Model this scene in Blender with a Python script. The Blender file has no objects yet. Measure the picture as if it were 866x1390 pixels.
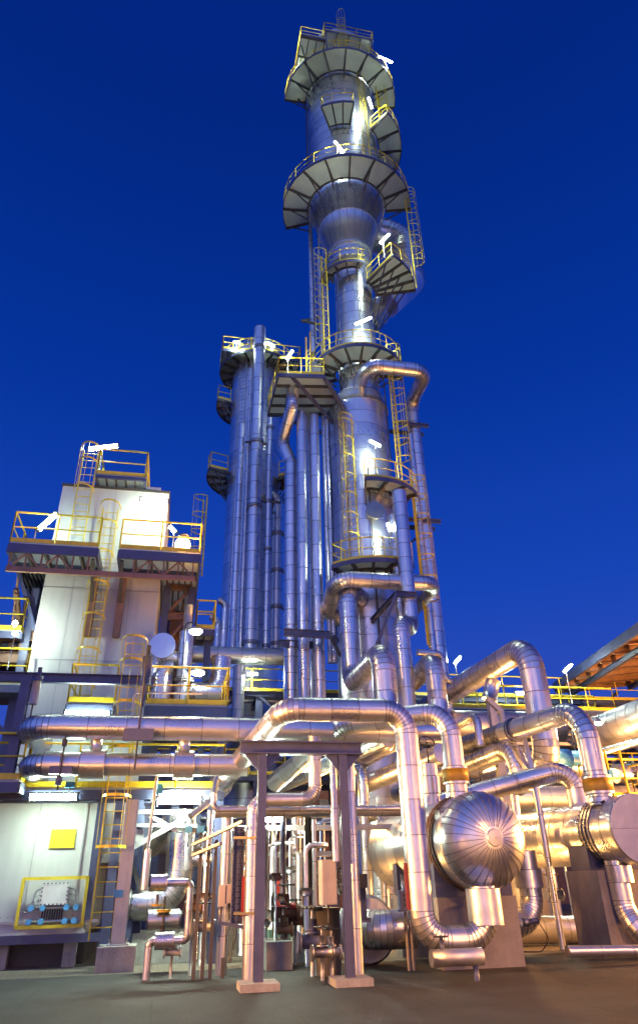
import bpy, math, random
from mathutils import Vector as V, Matrix
random.seed(7)
R = math.radians
S = bpy.context.scene
COL = S.collection
# ------------------------------------------------------------------ camera
F = 920.0; CX, CY = 433.0, 650.0
PITCH, YAW, ROLL = R(30.5), R(12.0), R(-1.43)
CAM = V((0, 0, 1.7))
_h = V((math.sin(YAW), math.cos(YAW), 0)); _r0 = V((math.cos(YAW), -math.sin(YAW), 0))
FWD = _h*math.cos(PITCH) + V((0, 0, 1))*math.sin(PITCH)
_u0 = _r0.cross(FWD)
RGT = _r0*math.cos(ROLL) + _u0*math.sin(ROLL)
UP = _u0*math.cos(ROLL) - _r0*math.sin(ROLL)
cd = bpy.data.cameras.new('camera'); cam = bpy.data.objects.new('camera', cd); COL.objects.link(cam)
M = Matrix((RGT, UP, -FWD)).transposed().to_4x4(); M.translation = CAM; cam.matrix_world = M
cd.sensor_fit = 'VERTICAL'; cd.sensor_height = 36; cd.sensor_width = 24
cd.lens = F/1390*36; cd.shift_y = -45/1390; cd.clip_start = .1; cd.clip_end = 3000
S.camera = cam

def ray(px, py): return (FWD + RGT*((px-CX)/F) + UP*((CY-py)/F))
def onplane(px, py, ax, v):
    d = ray(px, py); i = 'XYZ'.index(ax); t = (v-CAM[i])/d[i]; return CAM + d*t
def PY(px, py, y): return onplane(px, py, 'Y', y)
def PZ(px, py, z): return onplane(px, py, 'Z', z)
AXV = {'x': V((1, 0, 0)), 'y': V((0, 1, 0)), 'z': V((0, 0, 1))}
def AX(p, ax, px, py):
    a = AXV[ax]; d = ray(px, py).normalized(); w = p-CAM; b = a.dot(d)
    return p + a*((b*d.dot(w)-a.dot(w))/(1-b*b))
def depth(p): return (p-CAM).dot(FWD)
def proj(p):
    w = p-CAM; z = w.dot(FWD); return (CX+F*w.dot(RGT)/z, CY-F*w.dot(UP)/z)
def rad(p, w): return w/2*depth(p)/F
def path(start, *steps):
    p = onplane(*start[:2], start[2], start[3]) if not isinstance(start, V) else start.copy()
    out = [p]
    for s in steps:
        if isinstance(s, V): p = s.copy()
        elif s[0] in AXV: p = AX(p, s[0], s[1], s[2])
        elif s[0] == 'd': p = p + V(s[1:])
        else: p = onplane(s[1], s[2], s[0], s[3])
        out.append(p)
    return out

# ------------------------------------------------------------------ materials
MT = {}
def mat(name, col, rough=.5, metal=0., emit=None, es=0., noise=.12, nscale=3., bump=0., bscale=20.):
    m = bpy.data.materials.new(name); m.use_nodes = True; nt = m.node_tree; N = nt.nodes; L = nt.links
    b = N['Principled BSDF']; b.inputs['Roughness'].default_value = rough; b.inputs['Metallic'].default_value = metal
    tc = N.new('ShaderNodeTexCoord')
    n = N.new('ShaderNodeTexNoise'); n.inputs['Scale'].default_value = nscale; n.inputs['Detail'].default_value = 6
    L.new(tc.outputs['Object'], n.inputs['Vector'])
    mr = N.new('ShaderNodeMapRange'); mr.inputs['From Min'].default_value = .3; mr.inputs['From Max'].default_value = .7
    mr.inputs['To Min'].default_value = 1-noise; mr.inputs['To Max'].default_value = 1+noise
    L.new(n.outputs['Fac'], mr.inputs['Value'])
    vm = N.new('ShaderNodeVectorMath'); vm.operation = 'SCALE'; vm.inputs[0].default_value = col
    L.new(mr.outputs[0], vm.inputs['Scale']); L.new(vm.outputs[0], b.inputs['Base Color'])
    if bump:
        n2 = N.new('ShaderNodeTexNoise'); n2.inputs['Scale'].default_value = bscale; n2.inputs['Detail'].default_value = 5
        L.new(tc.outputs['Object'], n2.inputs['Vector'])
        bp = N.new('ShaderNodeBump'); bp.inputs['Strength'].default_value = bump; bp.inputs['Distance'].default_value = .05
        L.new(n2.outputs['Fac'], bp.inputs['Height']); L.new(bp.outputs[0], b.inputs['Normal'])
    if emit:
        b.inputs['Emission Color'].default_value = (*emit, 1); b.inputs['Emission Strength'].default_value = es
    MT[name] = m; return m

def clad(name, c0, c1, r0, r1, bump=.32):
    m = bpy.data.materials.new(name); m.use_nodes = True; nt = m.node_tree; N = nt.nodes; L = nt.links
    b = N['Principled BSDF']; b.inputs['Metallic'].default_value = .93
    uv = N.new('ShaderNodeUVMap'); uv.uv_map = 'UVMap'
    mul = N.new('ShaderNodeVectorMath'); mul.operation = 'MULTIPLY'; mul.inputs[1].default_value = (1, 5, 1)
    fl = N.new('ShaderNodeVectorMath'); fl.operation = 'FLOOR'
    L.new(uv.outputs[0], mul.inputs[0]); L.new(mul.outputs[0], fl.inputs[0])
    wn = N.new('ShaderNodeTexWhiteNoise'); wn.noise_dimensions = '3D'; L.new(fl.outputs[0], wn.inputs['Vector'])
    tc = N.new('ShaderNodeTexCoord')
    n = N.new('ShaderNodeTexNoise'); n.inputs['Scale'].default_value = 2.2; n.inputs['Detail'].default_value = 7
    L.new(tc.outputs['Object'], n.inputs['Vector'])
    ad = N.new('ShaderNodeMath'); ad.operation = 'MULTIPLY_ADD'; ad.inputs[1].default_value = .55; L.new(wn.outputs['Value'], ad.inputs[0])
    m2 = N.new('ShaderNodeMath'); m2.operation = 'MULTIPLY'; m2.inputs[1].default_value = .45; L.new(n.outputs['Fac'], m2.inputs[0])
    L.new(m2.outputs[0], ad.inputs[2])
    mx = N.new('ShaderNodeMix'); mx.data_type = 'RGBA'; mx.inputs['A'].default_value = (*c0, 1); mx.inputs['B'].default_value = (*c1, 1)
    L.new(ad.outputs[0], mx.inputs['Factor']); L.new(mx.outputs['Result'], b.inputs['Base Color'])
    mr = N.new('ShaderNodeMapRange'); mr.inputs['To Min'].default_value = r0; mr.inputs['To Max'].default_value = r1
    L.new(ad.outputs[0], mr.inputs['Value']); L.new(mr.outputs[0], b.inputs['Roughness'])
    n2 = N.new('ShaderNodeTexNoise'); n2.inputs['Scale'].default_value = 1.6; n2.inputs['Detail'].default_value = 3
    av = N.new('ShaderNodeVectorMath'); av.operation = 'ADD'; L.new(tc.outputs['Object'], av.inputs[0])
    sc = N.new('ShaderNodeVectorMath'); sc.operation = 'SCALE'; sc.inputs['Scale'].default_value = 5.0; L.new(wn.outputs['Color'], sc.inputs[0])
    L.new(sc.outputs[0], av.inputs[1]); L.new(av.outputs[0], n2.inputs['Vector'])
    bp = N.new('ShaderNodeBump'); bp.inputs['Strength'].default_value = bump; bp.inputs['Distance'].default_value = .06
    L.new(n2.outputs['Fac'], bp.inputs['Height']); L.new(bp.outputs[0], b.inputs['Normal'])
    n3 = N.new('ShaderNodeTexNoise'); n3.inputs['Scale'].default_value = .9; n3.inputs['Detail'].default_value = 9; n3.inputs['Roughness'].default_value = .75
    mp = N.new('ShaderNodeMapping'); mp.inputs['Scale'].default_value = (2.2, 2.2, .6); L.new(av.outputs[0], mp.inputs['Vector']); L.new(mp.outputs[0], n3.inputs['Vector'])
    mr3 = N.new('ShaderNodeMapRange'); mr3.inputs['From Min'].default_value = .5; mr3.inputs['From Max'].default_value = .72; mr3.inputs['To Max'].default_value = .3; L.new(n3.outputs['Fac'], mr3.inputs['Value'])
    mx3 = N.new('ShaderNodeMix'); mx3.data_type = 'RGBA'; mx3.inputs['B'].default_value = (.34, .30, .27, 1); L.new(mr3.outputs[0], mx3.inputs['Factor']); L.new(mx.outputs['Result'], mx3.inputs['A']); L.new(mx3.outputs['Result'], b.inputs['Base Color'])
    ad3 = N.new('ShaderNodeMath'); ad3.operation = 'MULTIPLY_ADD'; ad3.inputs[1].default_value = .35; L.new(mr3.outputs[0], ad3.inputs[0]); L.new(mr.outputs[0], ad3.inputs[2]); L.new(ad3.outputs[0], b.inputs['Roughness'])
    MT[name] = m
clad('cladding', (.58, .59, .61), (.86, .86, .85), .22, .40)
clad('cladding_dull', (.42, .43, .45), (.60, .60, .62), .34, .52)
mat('seam', (.24, .235, .24), .5, .8)
mat('strap', (.30, .30, .31), .4, .9)
mat('steel_grey', (.07, .085, .175), .45, .15, noise=.16)
mat('steel_dark', (.075, .07, .07), .55, .2)
mat('galvanised', (.42, .43, .44), .45, .6)
mat('soffit', (.55, .57, .55), .45, .5, noise=.18, nscale=1.4)
def grating(m):
    nt = m.node_tree; N = nt.nodes; L = nt.links; b = N['Principled BSDF']; out = [n for n in N if n.type == 'OUTPUT_MATERIAL'][0]
    t = N.new('ShaderNodeBsdfTranslucent'); t.inputs['Color'].default_value = (.8, .82, .78, 1); mx = N.new('ShaderNodeMixShader'); mx.inputs[0].default_value = .5
    L.new(b.outputs[0], mx.inputs[1]); L.new(t.outputs[0], mx.inputs[2]); L.new(mx.outputs[0], out.inputs['Surface'])
grating(MT['soffit'])
mat('yellow', (.78, .60, .03), .40, 0, noise=.1)
mat('bandyellow', (.45, .27, .03), .5, .2)
mat('concrete', (.33, .33, .31), .85, 0, noise=.22, bump=.3)
mat('fireproof', (.30, .27, .25), .9, 0, noise=.15, bump=.3)
mat('asphalt', (.017, .018, .021), .75, 0, noise=.55, nscale=1.1, bump=.5, bscale=45)
mat('gravel', (.20, .175, .14), .95, 0, noise=.55, nscale=22, bump=1., bscale=30)
mat('rust', (.11, .06, .04), .7, .1, noise=.3)
mat('brown', (.26, .15, .10), .6, .1, noise=.18)
mat('red', (.30, .025, .02), .5)
mat('blue', (.05, .27, .55), .4)
mat('lightblue', (.09, .38, .72), .45, noise=.3, nscale=9)
mat('white', (.75, .75, .72), .5)
mat('boxgrey', (.42, .38, .37), .5)
mat('black', (.02, .02, .02), .5)
mat('green_pump', (.10, .22, .20), .5)
mat('lens', (.8, .8, .8), .3, 0, (.84, 1., .78), 480.)
mat('lens_warm', (.8, .8, .8), .3, 0, (1., .60, .17), 11.)
mat('lens_mid', (.8, .8, .8), .3, 0, (.78, 1., .78), 150.)
mat('lens_small', (.8, .8, .8), .3, 0, (.9, 1., .85), 90.)

def slabs(m):
    nt = m.node_tree; N = nt.nodes; L = nt.links; b = N['Principled BSDF']; tc = [n for n in N if n.type == 'TEX_COORD'][0]
    k = N.new('ShaderNodeTexBrick'); k.inputs['Scale'].default_value = 1.0; k.inputs['Brick Width'].default_value = 4.2; k.inputs['Row Height'].default_value = 2.4; k.inputs['Mortar Size'].default_value = .018
    k.inputs['Color1'].default_value = (1, 1, 1, 1); k.inputs['Color2'].default_value = (.72, .72, .74, 1); k.inputs['Mortar'].default_value = (.12, .12, .12, 1); L.new(tc.outputs['Object'], k.inputs['Vector'])
    v = N.new('ShaderNodeTexVoronoi'); v.feature = 'DISTANCE_TO_EDGE'; v.inputs['Scale'].default_value = .8
    n = N.new('ShaderNodeTexNoise'); n.inputs['Scale'].default_value = 3; n.inputs['Detail'].default_value = 6; L.new(tc.outputs['Object'], n.inputs['Vector'])
    a = N.new('ShaderNodeVectorMath'); a.operation = 'MULTIPLY_ADD'; a.inputs[1].default_value = (.5, .5, .5); L.new(n.outputs['Color'], a.inputs[0]); L.new(tc.outputs['Object'], a.inputs[2]); L.new(a.outputs[0], v.inputs['Vector'])
    r = N.new('ShaderNodeMapRange'); r.inputs['From Max'].default_value = .014; r.inputs['To Min'].default_value = .25; L.new(v.outputs['Distance'], r.inputs['Value'])
    src = b.inputs['Base Color'].links[0].from_socket
    m1 = N.new('ShaderNodeMix'); m1.data_type = 'RGBA'; m1.blend_type = 'MULTIPLY'; m1.inputs['Factor'].default_value = 1; L.new(src, m1.inputs['A']); L.new(k.outputs['Color'], m1.inputs['B'])
    m2 = N.new('ShaderNodeVectorMath'); m2.operation = 'SCALE'; L.new(m1.outputs['Result'], m2.inputs[0]); L.new(r.outputs[0], m2.inputs['Scale']); L.new(m2.outputs[0], b.inputs['Base Color'])
slabs(MT['asphalt'])
# corrugated white wall panels
def panelmat():
    m = mat('panel', (.62, .64, .62), .45, 0, noise=.05, nscale=.7); nt = m.node_tree; N = nt.nodes; L = nt.links
    tc = [n for n in N if n.type == 'TEX_COORD'][0]
    w = N.new('ShaderNodeTexWave'); w.wave_type = 'BANDS'; w.bands_direction = 'X'; w.inputs['Scale'].default_value = 1.1; w.inputs['Distortion'].default_value = 0
    w2 = N.new('ShaderNodeTexWave'); w2.wave_type = 'BANDS'; w2.bands_direction = 'Y'; w2.inputs['Scale'].default_value = 1.1
    L.new(tc.outputs['Object'], w.inputs['Vector']); L.new(tc.outputs['Object'], w2.inputs['Vector'])
    a = N.new('ShaderNodeMath'); a.operation = 'ADD'; L.new(w.outputs['Fac'], a.inputs[0]); L.new(w2.outputs['Fac'], a.inputs[1])
    bp = N.new('ShaderNodeBump'); bp.inputs['Strength'].default_value = .10; bp.inputs['Distance'].default_value = .03
    L.new(a.outputs[0], bp.inputs['Height']); L.new(bp.outputs[0], N['Principled BSDF'].inputs['Normal'])
panelmat()
def grime(m, amt=.55):
    nt = m.node_tree; N = nt.nodes; L = nt.links; b = N['Principled BSDF']; tc = [n for n in N if n.type == 'TEX_COORD'][0]
    mp = N.new('ShaderNodeMapping'); mp.inputs['Scale'].default_value = (5, 5, .35); L.new(tc.outputs['Object'], mp.inputs['Vector'])
    n = N.new('ShaderNodeTexNoise'); n.inputs['Scale'].default_value = 1.6; n.inputs['Detail'].default_value = 8; n.inputs['Roughness'].default_value = .7; L.new(mp.outputs[0], n.inputs['Vector'])
    mr = N.new('ShaderNodeMapRange'); mr.inputs['From Min'].default_value = .52; mr.inputs['From Max'].default_value = .78; mr.inputs['To Max'].default_value = amt; L.new(n.outputs['Fac'], mr.inputs['Value'])
    src = b.inputs['Base Color'].links[0].from_socket
    mx = N.new('ShaderNodeMix'); mx.data_type = 'RGBA'; mx.inputs['B'].default_value = (.16, .12, .08, 1)
    L.new(mr.outputs[0], mx.inputs['Factor']); L.new(src, mx.inputs['A']); L.new(mx.outputs['Result'], b.inputs['Base Color'])
for k_, a_ in (('panel', .18), ('concrete', .45), ('fireproof', .3), ('yellow', .5), ('steel_grey', .45), ('galvanised', .35), ('boxgrey', .5)): grime(MT[k_], a_)

# ------------------------------------------------------------------ mesh builder
def frame(t):
    a = V((0, 0, 1)) if abs(t.z) < .9 else V((0, 1, 0))
    u = t.cross(a).normalized(); return u, t.cross(u).normalized()

class MB:
    def __init__(s): s.v = []; s.f = []; s.m = []; s.uv = []; s.sm = []; s.mats = []
    def mi(s, name):
        if name not in s.mats: s.mats.append(name)
        return s.mats.index(name)
    def face(s, idx, m, uv=(0, 0), sm=False):
        s.f.append(idx); s.m.append(s.mi(m)); s.sm.append(sm)
        s.uv.append(uv if isinstance(uv, list) else [uv]*len(idx))
    def hexa(s, c, m):      # eight corners: bottom 4 ccw, top 4 ccw
        b = len(s.v); s.v += [tuple(p) for p in c]
        for q in ((3, 2, 1, 0), (4, 5, 6, 7), (0, 1, 5, 4), (1, 2, 6, 5), (2, 3, 7, 6), (3, 0, 4, 7)):
            s.face([b+i for i in q], m)
        return s
    def box(s, c, d, m, rz=0, ax=None):
        c = V(c); ux, uy, uz = ax if ax else (V((math.cos(rz), math.sin(rz), 0)), V((-math.sin(rz), math.cos(rz), 0)), V((0, 0, 1)))
        x, y, z = ux*d[0]/2, uy*d[1]/2, uz*d[2]/2
        return s.hexa([c-x-y-z, c+x-y-z, c+x+y-z, c-x+y-z, c-x-y+z, c+x-y+z, c+x+y+z, c-x+y+z], m)
    def bb(s, a, b, m):     # axis aligned from two corners
        a, b = V(a), V(b); return s.box((a+b)/2, (abs(b.x-a.x), abs(b.y-a.y), abs(b.z-a.z)), m)
    def bar(s, a, b, w, h, m, up=None):
        a, b = V(a), V(b); t = b-a
        if t.length < 1e-5: return s
        t.normalize(); up = up or (V((0, 0, 1)) if abs(t.z) < .95 else V((0, 1, 0)))
        u = t.cross(up).normalized(); n = u.cross(t).normalized()
        return s.box((a+b)/2, ((b-a).length, w, h), m, ax=(t, u, n))
    def ibeam(s, a, b, w, h, m, up=None, th=.02):
        a, b = V(a), V(b); t = (b-a).normalized(); up = up or (V((0, 0, 1)) if abs(t.z) < .95 else V((0, 1, 0)))
        u = t.cross(up).normalized(); n = u.cross(t).normalized()
        s.bar(a, b, th, h-2*th, m, up)
        for k in (-1, 1): s.bar(a+n*k*(h/2-th/2), b+n*k*(h/2-th/2), w, th, m, up)
        return s
    def ring(s, c, u, w, r, n):
        b = len(s.v)
        for i in range(n):
            a = 2*math.pi*i/n; s.v.append(tuple(c+u*(r*math.cos(a))+w*(r*math.sin(a))))
        return b
    def strip(s, b0, b1, n, m, idx=0, sm=True):
        for i in range(n):
            j = (i+1) % n
            u0, u1 = i/n, (i+1)/n
            s.face([b0+i, b0+j, b1+j, b1+i], m, [(idx+.5, u0+.01), (idx+.5, u1-.01), (idx+.5, u1-.01), (idx+.5, u0+.01)], sm)
    def cap(s, b, n, m, flip=False):
        f = [b+i for i in range(n)]; s.face(f[::-1] if not flip else f, m, (.5, .5))
    def rod(s, a, b, r, m, n=6, caps=True):
        a, b = V(a), V(b)
        if (b-a).length < 1e-5: return s
        t = (b-a).normalized(); u, w = frame(t)
        x, y = s.ring(a, u, w, r, n), s.ring(b, u, w, r, n); s.strip(x, y, n, m)
        if caps: s.cap(x, n, m, True); s.cap(y, n, m)
        return s
    def poly(s, pts, r, m, n=6, bend=0):
        return s.tube(pts, r, bend=bend, seam=0, m=m, n=n)
    def tube(s, pts, r, bend=1.5, seam=1.0, m='cladding', n=24, sw=None, cap0=True, cap1=True, seammat='seam'):
        P = [V(p) for p in pts]
        P = [p for i, p in enumerate(P) if i == 0 or (p-P[i-1]).length > 1e-4]
        nodes = [(P[0], (P[1]-P[0]).normalized())]
        cur = P[0]
        for i in range(1, len(P)):
            a = (P[i]-P[i-1]).normalized()
            if i < len(P)-1:
                b = (P[i+1]-P[i]).normalized(); ang = a.angle(b)
                if ang > 1e-3 and bend > 0:
                    T = bend*2*r*math.tan(ang/2)
                    T = min(T, (P[i]-cur).length*.98, (P[i+1]-P[i]).length*(.48 if i < len(P)-2 else .95))
                    Rb = T/math.tan(ang/2); e = P[i]-a*T
                else: T = 0; e = P[i]; Rb = 0
            else: ang = 0; T = 0; e = P[i]
            L_ = (e-cur).length
            if L_ > 1e-4:
                k = max(1, round(L_/(seam*.72))) if seam else 1
                for q in range(1, k+1): nodes.append((cur+(e-cur)*(q/k), a))
            if ang > 1e-3 and i < len(P)-1:
                if T > 0:
                    axis = a.cross(b).normalized(); cen = e + axis.cross(a).normalized()*Rb
                    k = max(2, math.ceil(math.degrees(ang)/(11 if seam else 18)))
                    for q in range(1, k+1):
                        rot = Matrix.Rotation(ang*q/k, 3, axis)
                        nodes.append((cen + rot @ (e-cen), (rot @ a).normalized()))
                    cur = nodes[-1][0]
                else:
                    nodes.append((P[i], (a+b).normalized())); cur = P[i]
        t = nodes[0][1]; u, w = frame(t)
        sw = sw or max(.008, .00085*depth(P[0])); off = random.randint(0, 9999); e = min(.006, r*.03)
        prev = None
        for i, (c, t2) in enumerate(nodes):
            q = t.rotation_difference(t2); u = q @ u; w = q @ w; t = t2
            if seam:
                if prev is not None:
                    x = s.ring(c-t*sw/2, u, w, r, n); s.strip(prev, x, n, m, off+i)
                x = s.ring(c-t*sw/2, u, w, r+e, n); y = s.ring(c+t*sw/2, u, w, r+e, n); s.strip(x, y, n, seammat, 0)
                if i == 0 and cap0: s.cap(x, n, m, True)
                if i == len(nodes)-1 and cap1: s.cap(y, n, m)
                prev = s.ring(c+t*sw/2, u, w, r, n)
            else:
                x = s.ring(c, u, w, r, n)
                if prev is not None: s.strip(prev, x, n, m, off)
                if i == 0 and cap0: s.cap(x, n, m, True)
                if i == len(nodes)-1 and cap1: s.cap(x, n, m)
                prev = x
        return s
    def lathe(s, prof, o, t, m, n=32, idx=0):      # prof: (r, h) along axis t from o
        o = V(o); t = V(t).normalized(); u, w = frame(t); prev = None
        for k, (r, h) in enumerate(prof):
            if 0 < k < len(prof)-1:
                a_ = V((prof[k][0]-prof[k-1][0], prof[k][1]-prof[k-1][1])); b_ = V((prof[k+1][0]-prof[k][0], prof[k+1][1]-prof[k][1]))
                if a_.length > 1e-5 and b_.length > 1e-5 and a_.angle(b_) > R(25):
                    x = s.ring(o+t*h, u, w, max(r, 1e-3), n); s.strip(prev, x, n, m, idx); prev = s.ring(o+t*h, u, w, max(r, 1e-3), n); continue
            x = s.ring(o+t*h, u, w, max(r, 1e-3), n)
            if prev is not None: s.strip(prev, x, n, m, idx)
            elif r > .01: s.cap(x, n, m, True)
            prev = x
        if prof[-1][0] > .01: s.cap(prev, n, m)
        return s
    def build(s, name, parent=None, loc=None, **tags):
        me = bpy.data.meshes.new(name)
        loc = V(loc) if loc is not None else (V(s.v[0]) if s.v and parent is None else V((0, 0, 0)))
        if parent is not None: loc = V((0, 0, 0))
        wl = parent_world(parent)
        me.from_pydata([tuple(V(p)-loc-wl) for p in s.v], [], s.f)
        for x in s.mats: me.materials.append(MT[x])
        me.polygons.foreach_set('material_index', s.m); me.polygons.foreach_set('use_smooth', s.sm)
        ul = me.uv_layers.new(name='UVMap'); flat = []
        for q in s.uv:
            for a in q: flat += [a[0], a[1]]
        ul.data.foreach_set('uv', flat); me.update()
        o = bpy.data.objects.new(name, me); COL.objects.link(o)
        if parent is None: o.location = loc
        else: o.parent = parent
        for k, x in tags.items(): o[k] = x
        return o
_world = {}
def parent_world(o):
    w = V((0, 0, 0))
    while o is not None: w = w + V(o.location); o = o.parent
    return w
def thing(name, label, cat, loc, group=None):
    o = bpy.data.objects.new(name, None); o.empty_display_size = .3; COL.objects.link(o); o.location = loc
    o['label'] = label; o['category'] = cat
    if group: o['group'] = group
    return o
def dup(o, off=V((0, 0, 0)), label=None, group=None):
    def cp(x, par):
        c = x.copy(); COL.objects.link(c); c.parent = par
        for ch in list(x.children): cp(ch, c)
        return c
    c = cp(o, None); c.location = V(o.location)+V(off)
    if label: c['label'] = label
    if group: c['group'] = group
    return c

def pipe(label, w, pts, bend=1.5, seam=1.0, m='cladding', n=None, r=None, at=0, name='pipe', cat='pipe', group=None, **k):
    r = r or rad(pts[at], w)
    n = n or (32 if r > .25 else 24 if r > .12 else 12)
    b = MB().tube(pts, r, bend=bend, seam=seam, m=m, n=n, **k)
    o = b.build(name, loc=pts[0], label=label, category=cat)
    if group: o['group'] = group
    o['_r'] = r
    return o
def on(pts, i, f): return pts[i]+(pts[i+1]-pts[i])*f
def collar(o, p, t, r, L, name='collar', m='cladding', band=None, n=28):
    t = V(t).normalized()
    b = MB().tube([p-t*L/2, p+t*L/2], r, seam=L, m=m, n=n)
    c = b.build(name, o)
    if band:
        MB().tube([p-t*L*.36, p+t*L*.36], r+.008, seam=0, m='bandyellow', n=n).build('band', o)
    return c
def flange(o, p, t, r, name='flange', m='strap', th=.05, bolts=16):
    t = V(t).normalized(); u, w = frame(t); b = MB()
    for k in (-1, 1): b.rod(p+t*(k*th*.6-th*.5), p+t*(k*th*.6+th*.5), r, m, 28)
    for i in range(bolts):
        a = 2*math.pi*i/bolts; q = p+(u*math.cos(a)+w*math.sin(a))*(r*.9)
        b.rod(q-t*th*1.8, q+t*th*1.8, r*.035+.006, 'steel_dark', 6)
    return b.build(name, o)

# ------------------------------------------------------------------ railings, ladders, platforms
def railing(o, pts, h=1.05, sp=1.3, closed=False, name='railing', m='yellow', r=.028, toe=True, mid=1):
    b = MB(); P = [V(p) for p in pts]
    if closed: P.append(P[0])
    up = V((0, 0, 1))
    for i in range(len(P)-1):
        a, c = P[i], P[i+1]; L_ = (c-a).length
        b.rod(a+up*h, c+up*h, r*1.15, m)
        for q in range(1, mid+1): b.rod(a+up*h*q/(mid+1), c+up*h*q/(mid+1), r*.8, m)
        if toe: b.bar(a+up*.075, c+up*.075, .012, .14, m)
        k = max(1, round(L_/sp))
        for q in range(k+1):
            if q == 0 and i > 0 and L_ < sp*.9 and i % max(1, round(sp/max(L_, .01))): continue
            p = a+(c-a)*(q/k)
            if L_ < sp*.9 and q: continue
            b.rod(p, p+up*h, r, m)
    b.rod(P[-1], P[-1]+up*h, r, m)
    return b.build(name, o)
def ladder(o, p, h, face, wid=.5, cage0=2.2, m='yellow', top=1.0, cr=.38, step=.3, cagelen=None):
    """p foot centre, face = direction (unit, horizontal) from wall towards the climber"""
    f = V(face).normalized(); s_ = V((0, 0, 1)).cross(f).normalized(); up = V((0, 0, 1)); b = MB(); H = h+top
    for k in (-1, 1): b.bar(p+s_*k*wid/2, p+s_*k*wid/2+up*H, .03, .08, m, up=f)
    z = .25
    while z < h: b.rod(p-s_*wid/2+up*z, p+s_*wid/2+up*z, .013, m); z += step
    lo = b.build('ladder', o)
    if cage0 is not None and H > cage0:
        c = MB(); zs = []; z = cage0
        while z < H-.3: zs.append(z); z += 1.1
        zs.append(H); N_ = 10; prof = []
        for i in range(N_+1):
            a = math.pi*(i/N_); prof.append(s_*(wid/2+.10)*math.cos(a)*1.0 + f*(cr*1.9*math.sin(a)**.8 if 0 < i < N_ else 0))
        for z in zs:
            for i in range(N_): c.bar(p+up*z+prof[i], p+up*z+prof[i+1], .012, .06, m)
        for i in (1, 3, 5, 7, 9): c.bar(p+up*cage0+prof[i], p+up*H+prof[i], .01, .035, m)
        c.build('cage', lo)
    return lo
def roundplat(o, ax_, z, ri, ro, a0, a1, rail=True, name='platform', nseg=None, fascia=.22, beamd=.30, tilt=0, strutdrop=1.0, gap=None):
    """annular deck, angles in degrees: 0 = +X, -90 = towards the camera"""
    n = nseg or max(3, round(abs(a1-a0)/11)); cx, cy = ax_
    def pt(r, a, zz): return V((cx+r*math.cos(R(a)), cy+r*math.sin(R(a)), zz))
    d = MB(); A = [a0+(a1-a0)*i/n for i in range(n+1)]
    for i in range(n):
        a, c = A[i], A[i+1]
        d.hexa([pt(ri, a, z-.05), pt(ro, a, z-.05), pt(ro, c, z-.05), pt(ri, c, z-.05), pt(ri, a, z), pt(ro, a, z), pt(ro, c, z), pt(ri, c, z)], 'soffit')
    po = d.build(name, o)
    e = MB()
    for i in range(n): e.bar(pt(ro+.02, A[i], z-fascia/2), pt(ro+.02, A[i+1], z-fascia/2), .03, fascia, 'steel_grey')
    for i in range(0, n+1, 2 if n > 5 else 1):
        a = A[i]; e.bar(pt(ri, a, z-.06-beamd/2), pt(ro, a, z-.06-.1), .10, beamd*.6, 'steel_dark')
        e.bar(pt(ri-.02, a, z-.06-strutdrop), pt(ri+(ro-ri)*.75, a, z-.2), .07, .07, 'steel_dark')
    for i in range(n): e.bar(pt(ri+.06, A[i], z-.13), pt(ri+.06, A[i+1], z-.13), .05, .14, 'steel_dark')
    e.build('bracket', po)
    if rail:
        ps = [pt(ri+.1, a0, z)] + [pt(ro-.03, a, z) for a in A] + [pt(ri+.1, a1, z)]
        railing(po, ps, sp=1.25)
    return po
def flatplat(o, corners, z, name='platform', th=.06, beam=.22, rails=None, joist=4, m='soffit', bm='steel_grey'):
    """corners ccw (x, y) quad"""
    C = [V((c[0], c[1], z)) for c in corners]; d = MB(); dn = V((0, 0, th))
    d.hexa([c-dn for c in C]+C, m); po = d.build(name, o)
    e = MB(); q = V((0, 0, th+beam/2))
    for i in range(4): e.bar(C[i]-q, C[(i+1) % 4]-q, .08, beam, bm)
    for k in range(1, joist+1):
        f = k/(joist+1); e.bar(C[0]+(C[1]-C[0])*f-q, C[3]+(C[2]-C[3])*f-q, .06, beam*.8, 'steel_dark')
    e.build('beam', po)
    if rails:
        for rr in rails: railing(po, [C[i] for i in rr] if not isinstance(rr[0], V) else rr)
    return po

def tubelight(label, a, b, pole=None, th=.058, strength='lens', group='tubular floodlights of the plant'):
    """a, b: world end points; pole: z of the foot of its pole"""
    a, b = V(a), V(b); t = (b-a).normalized()
    u = V((0, 0, 1)) - t*t.z; u.normalize()
    root = thing('tube_light', label, 'lamp', (a+b)/2, group)
    MB().rod(a, b, th, strength, 10).build('diffuser', root)
    h = MB(); h.bar(a-t*.04+u*(th*1.15), b+t*.04+u*(th*1.15), th*1.5, th*.5, 'steel_dark')
    for q in (a, b): h.rod(q-t*.03, q+t*.03, th*1.06, 'steel_grey', 10)
    h.build('housing', root)
    if pole is not None:
        c = (a+b)/2 + u*th*1.4 if not isinstance(pole, tuple) else a+u*th*1.4
        z = pole if not isinstance(pole, tuple) else pole[0]
        k = MB(); k.rod((c.x, c.y+.1, z), (c.x, c.y+.1, c.z+.02), .022, 'galvanised'); k.rod((c.x, c.y+.1, c.z), c, .022, 'galvanised')
        k.build('pole', root)
    return root
def lampat(label, x0, y0, x1, y1, Y, pole=None, Y1=None, **k):
    a, b = PY(x0, y0, Y), PY(x1, y1, Y1 if Y1 is not None else Y)
    return tubelight(label, a, b, pole, **k)
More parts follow.
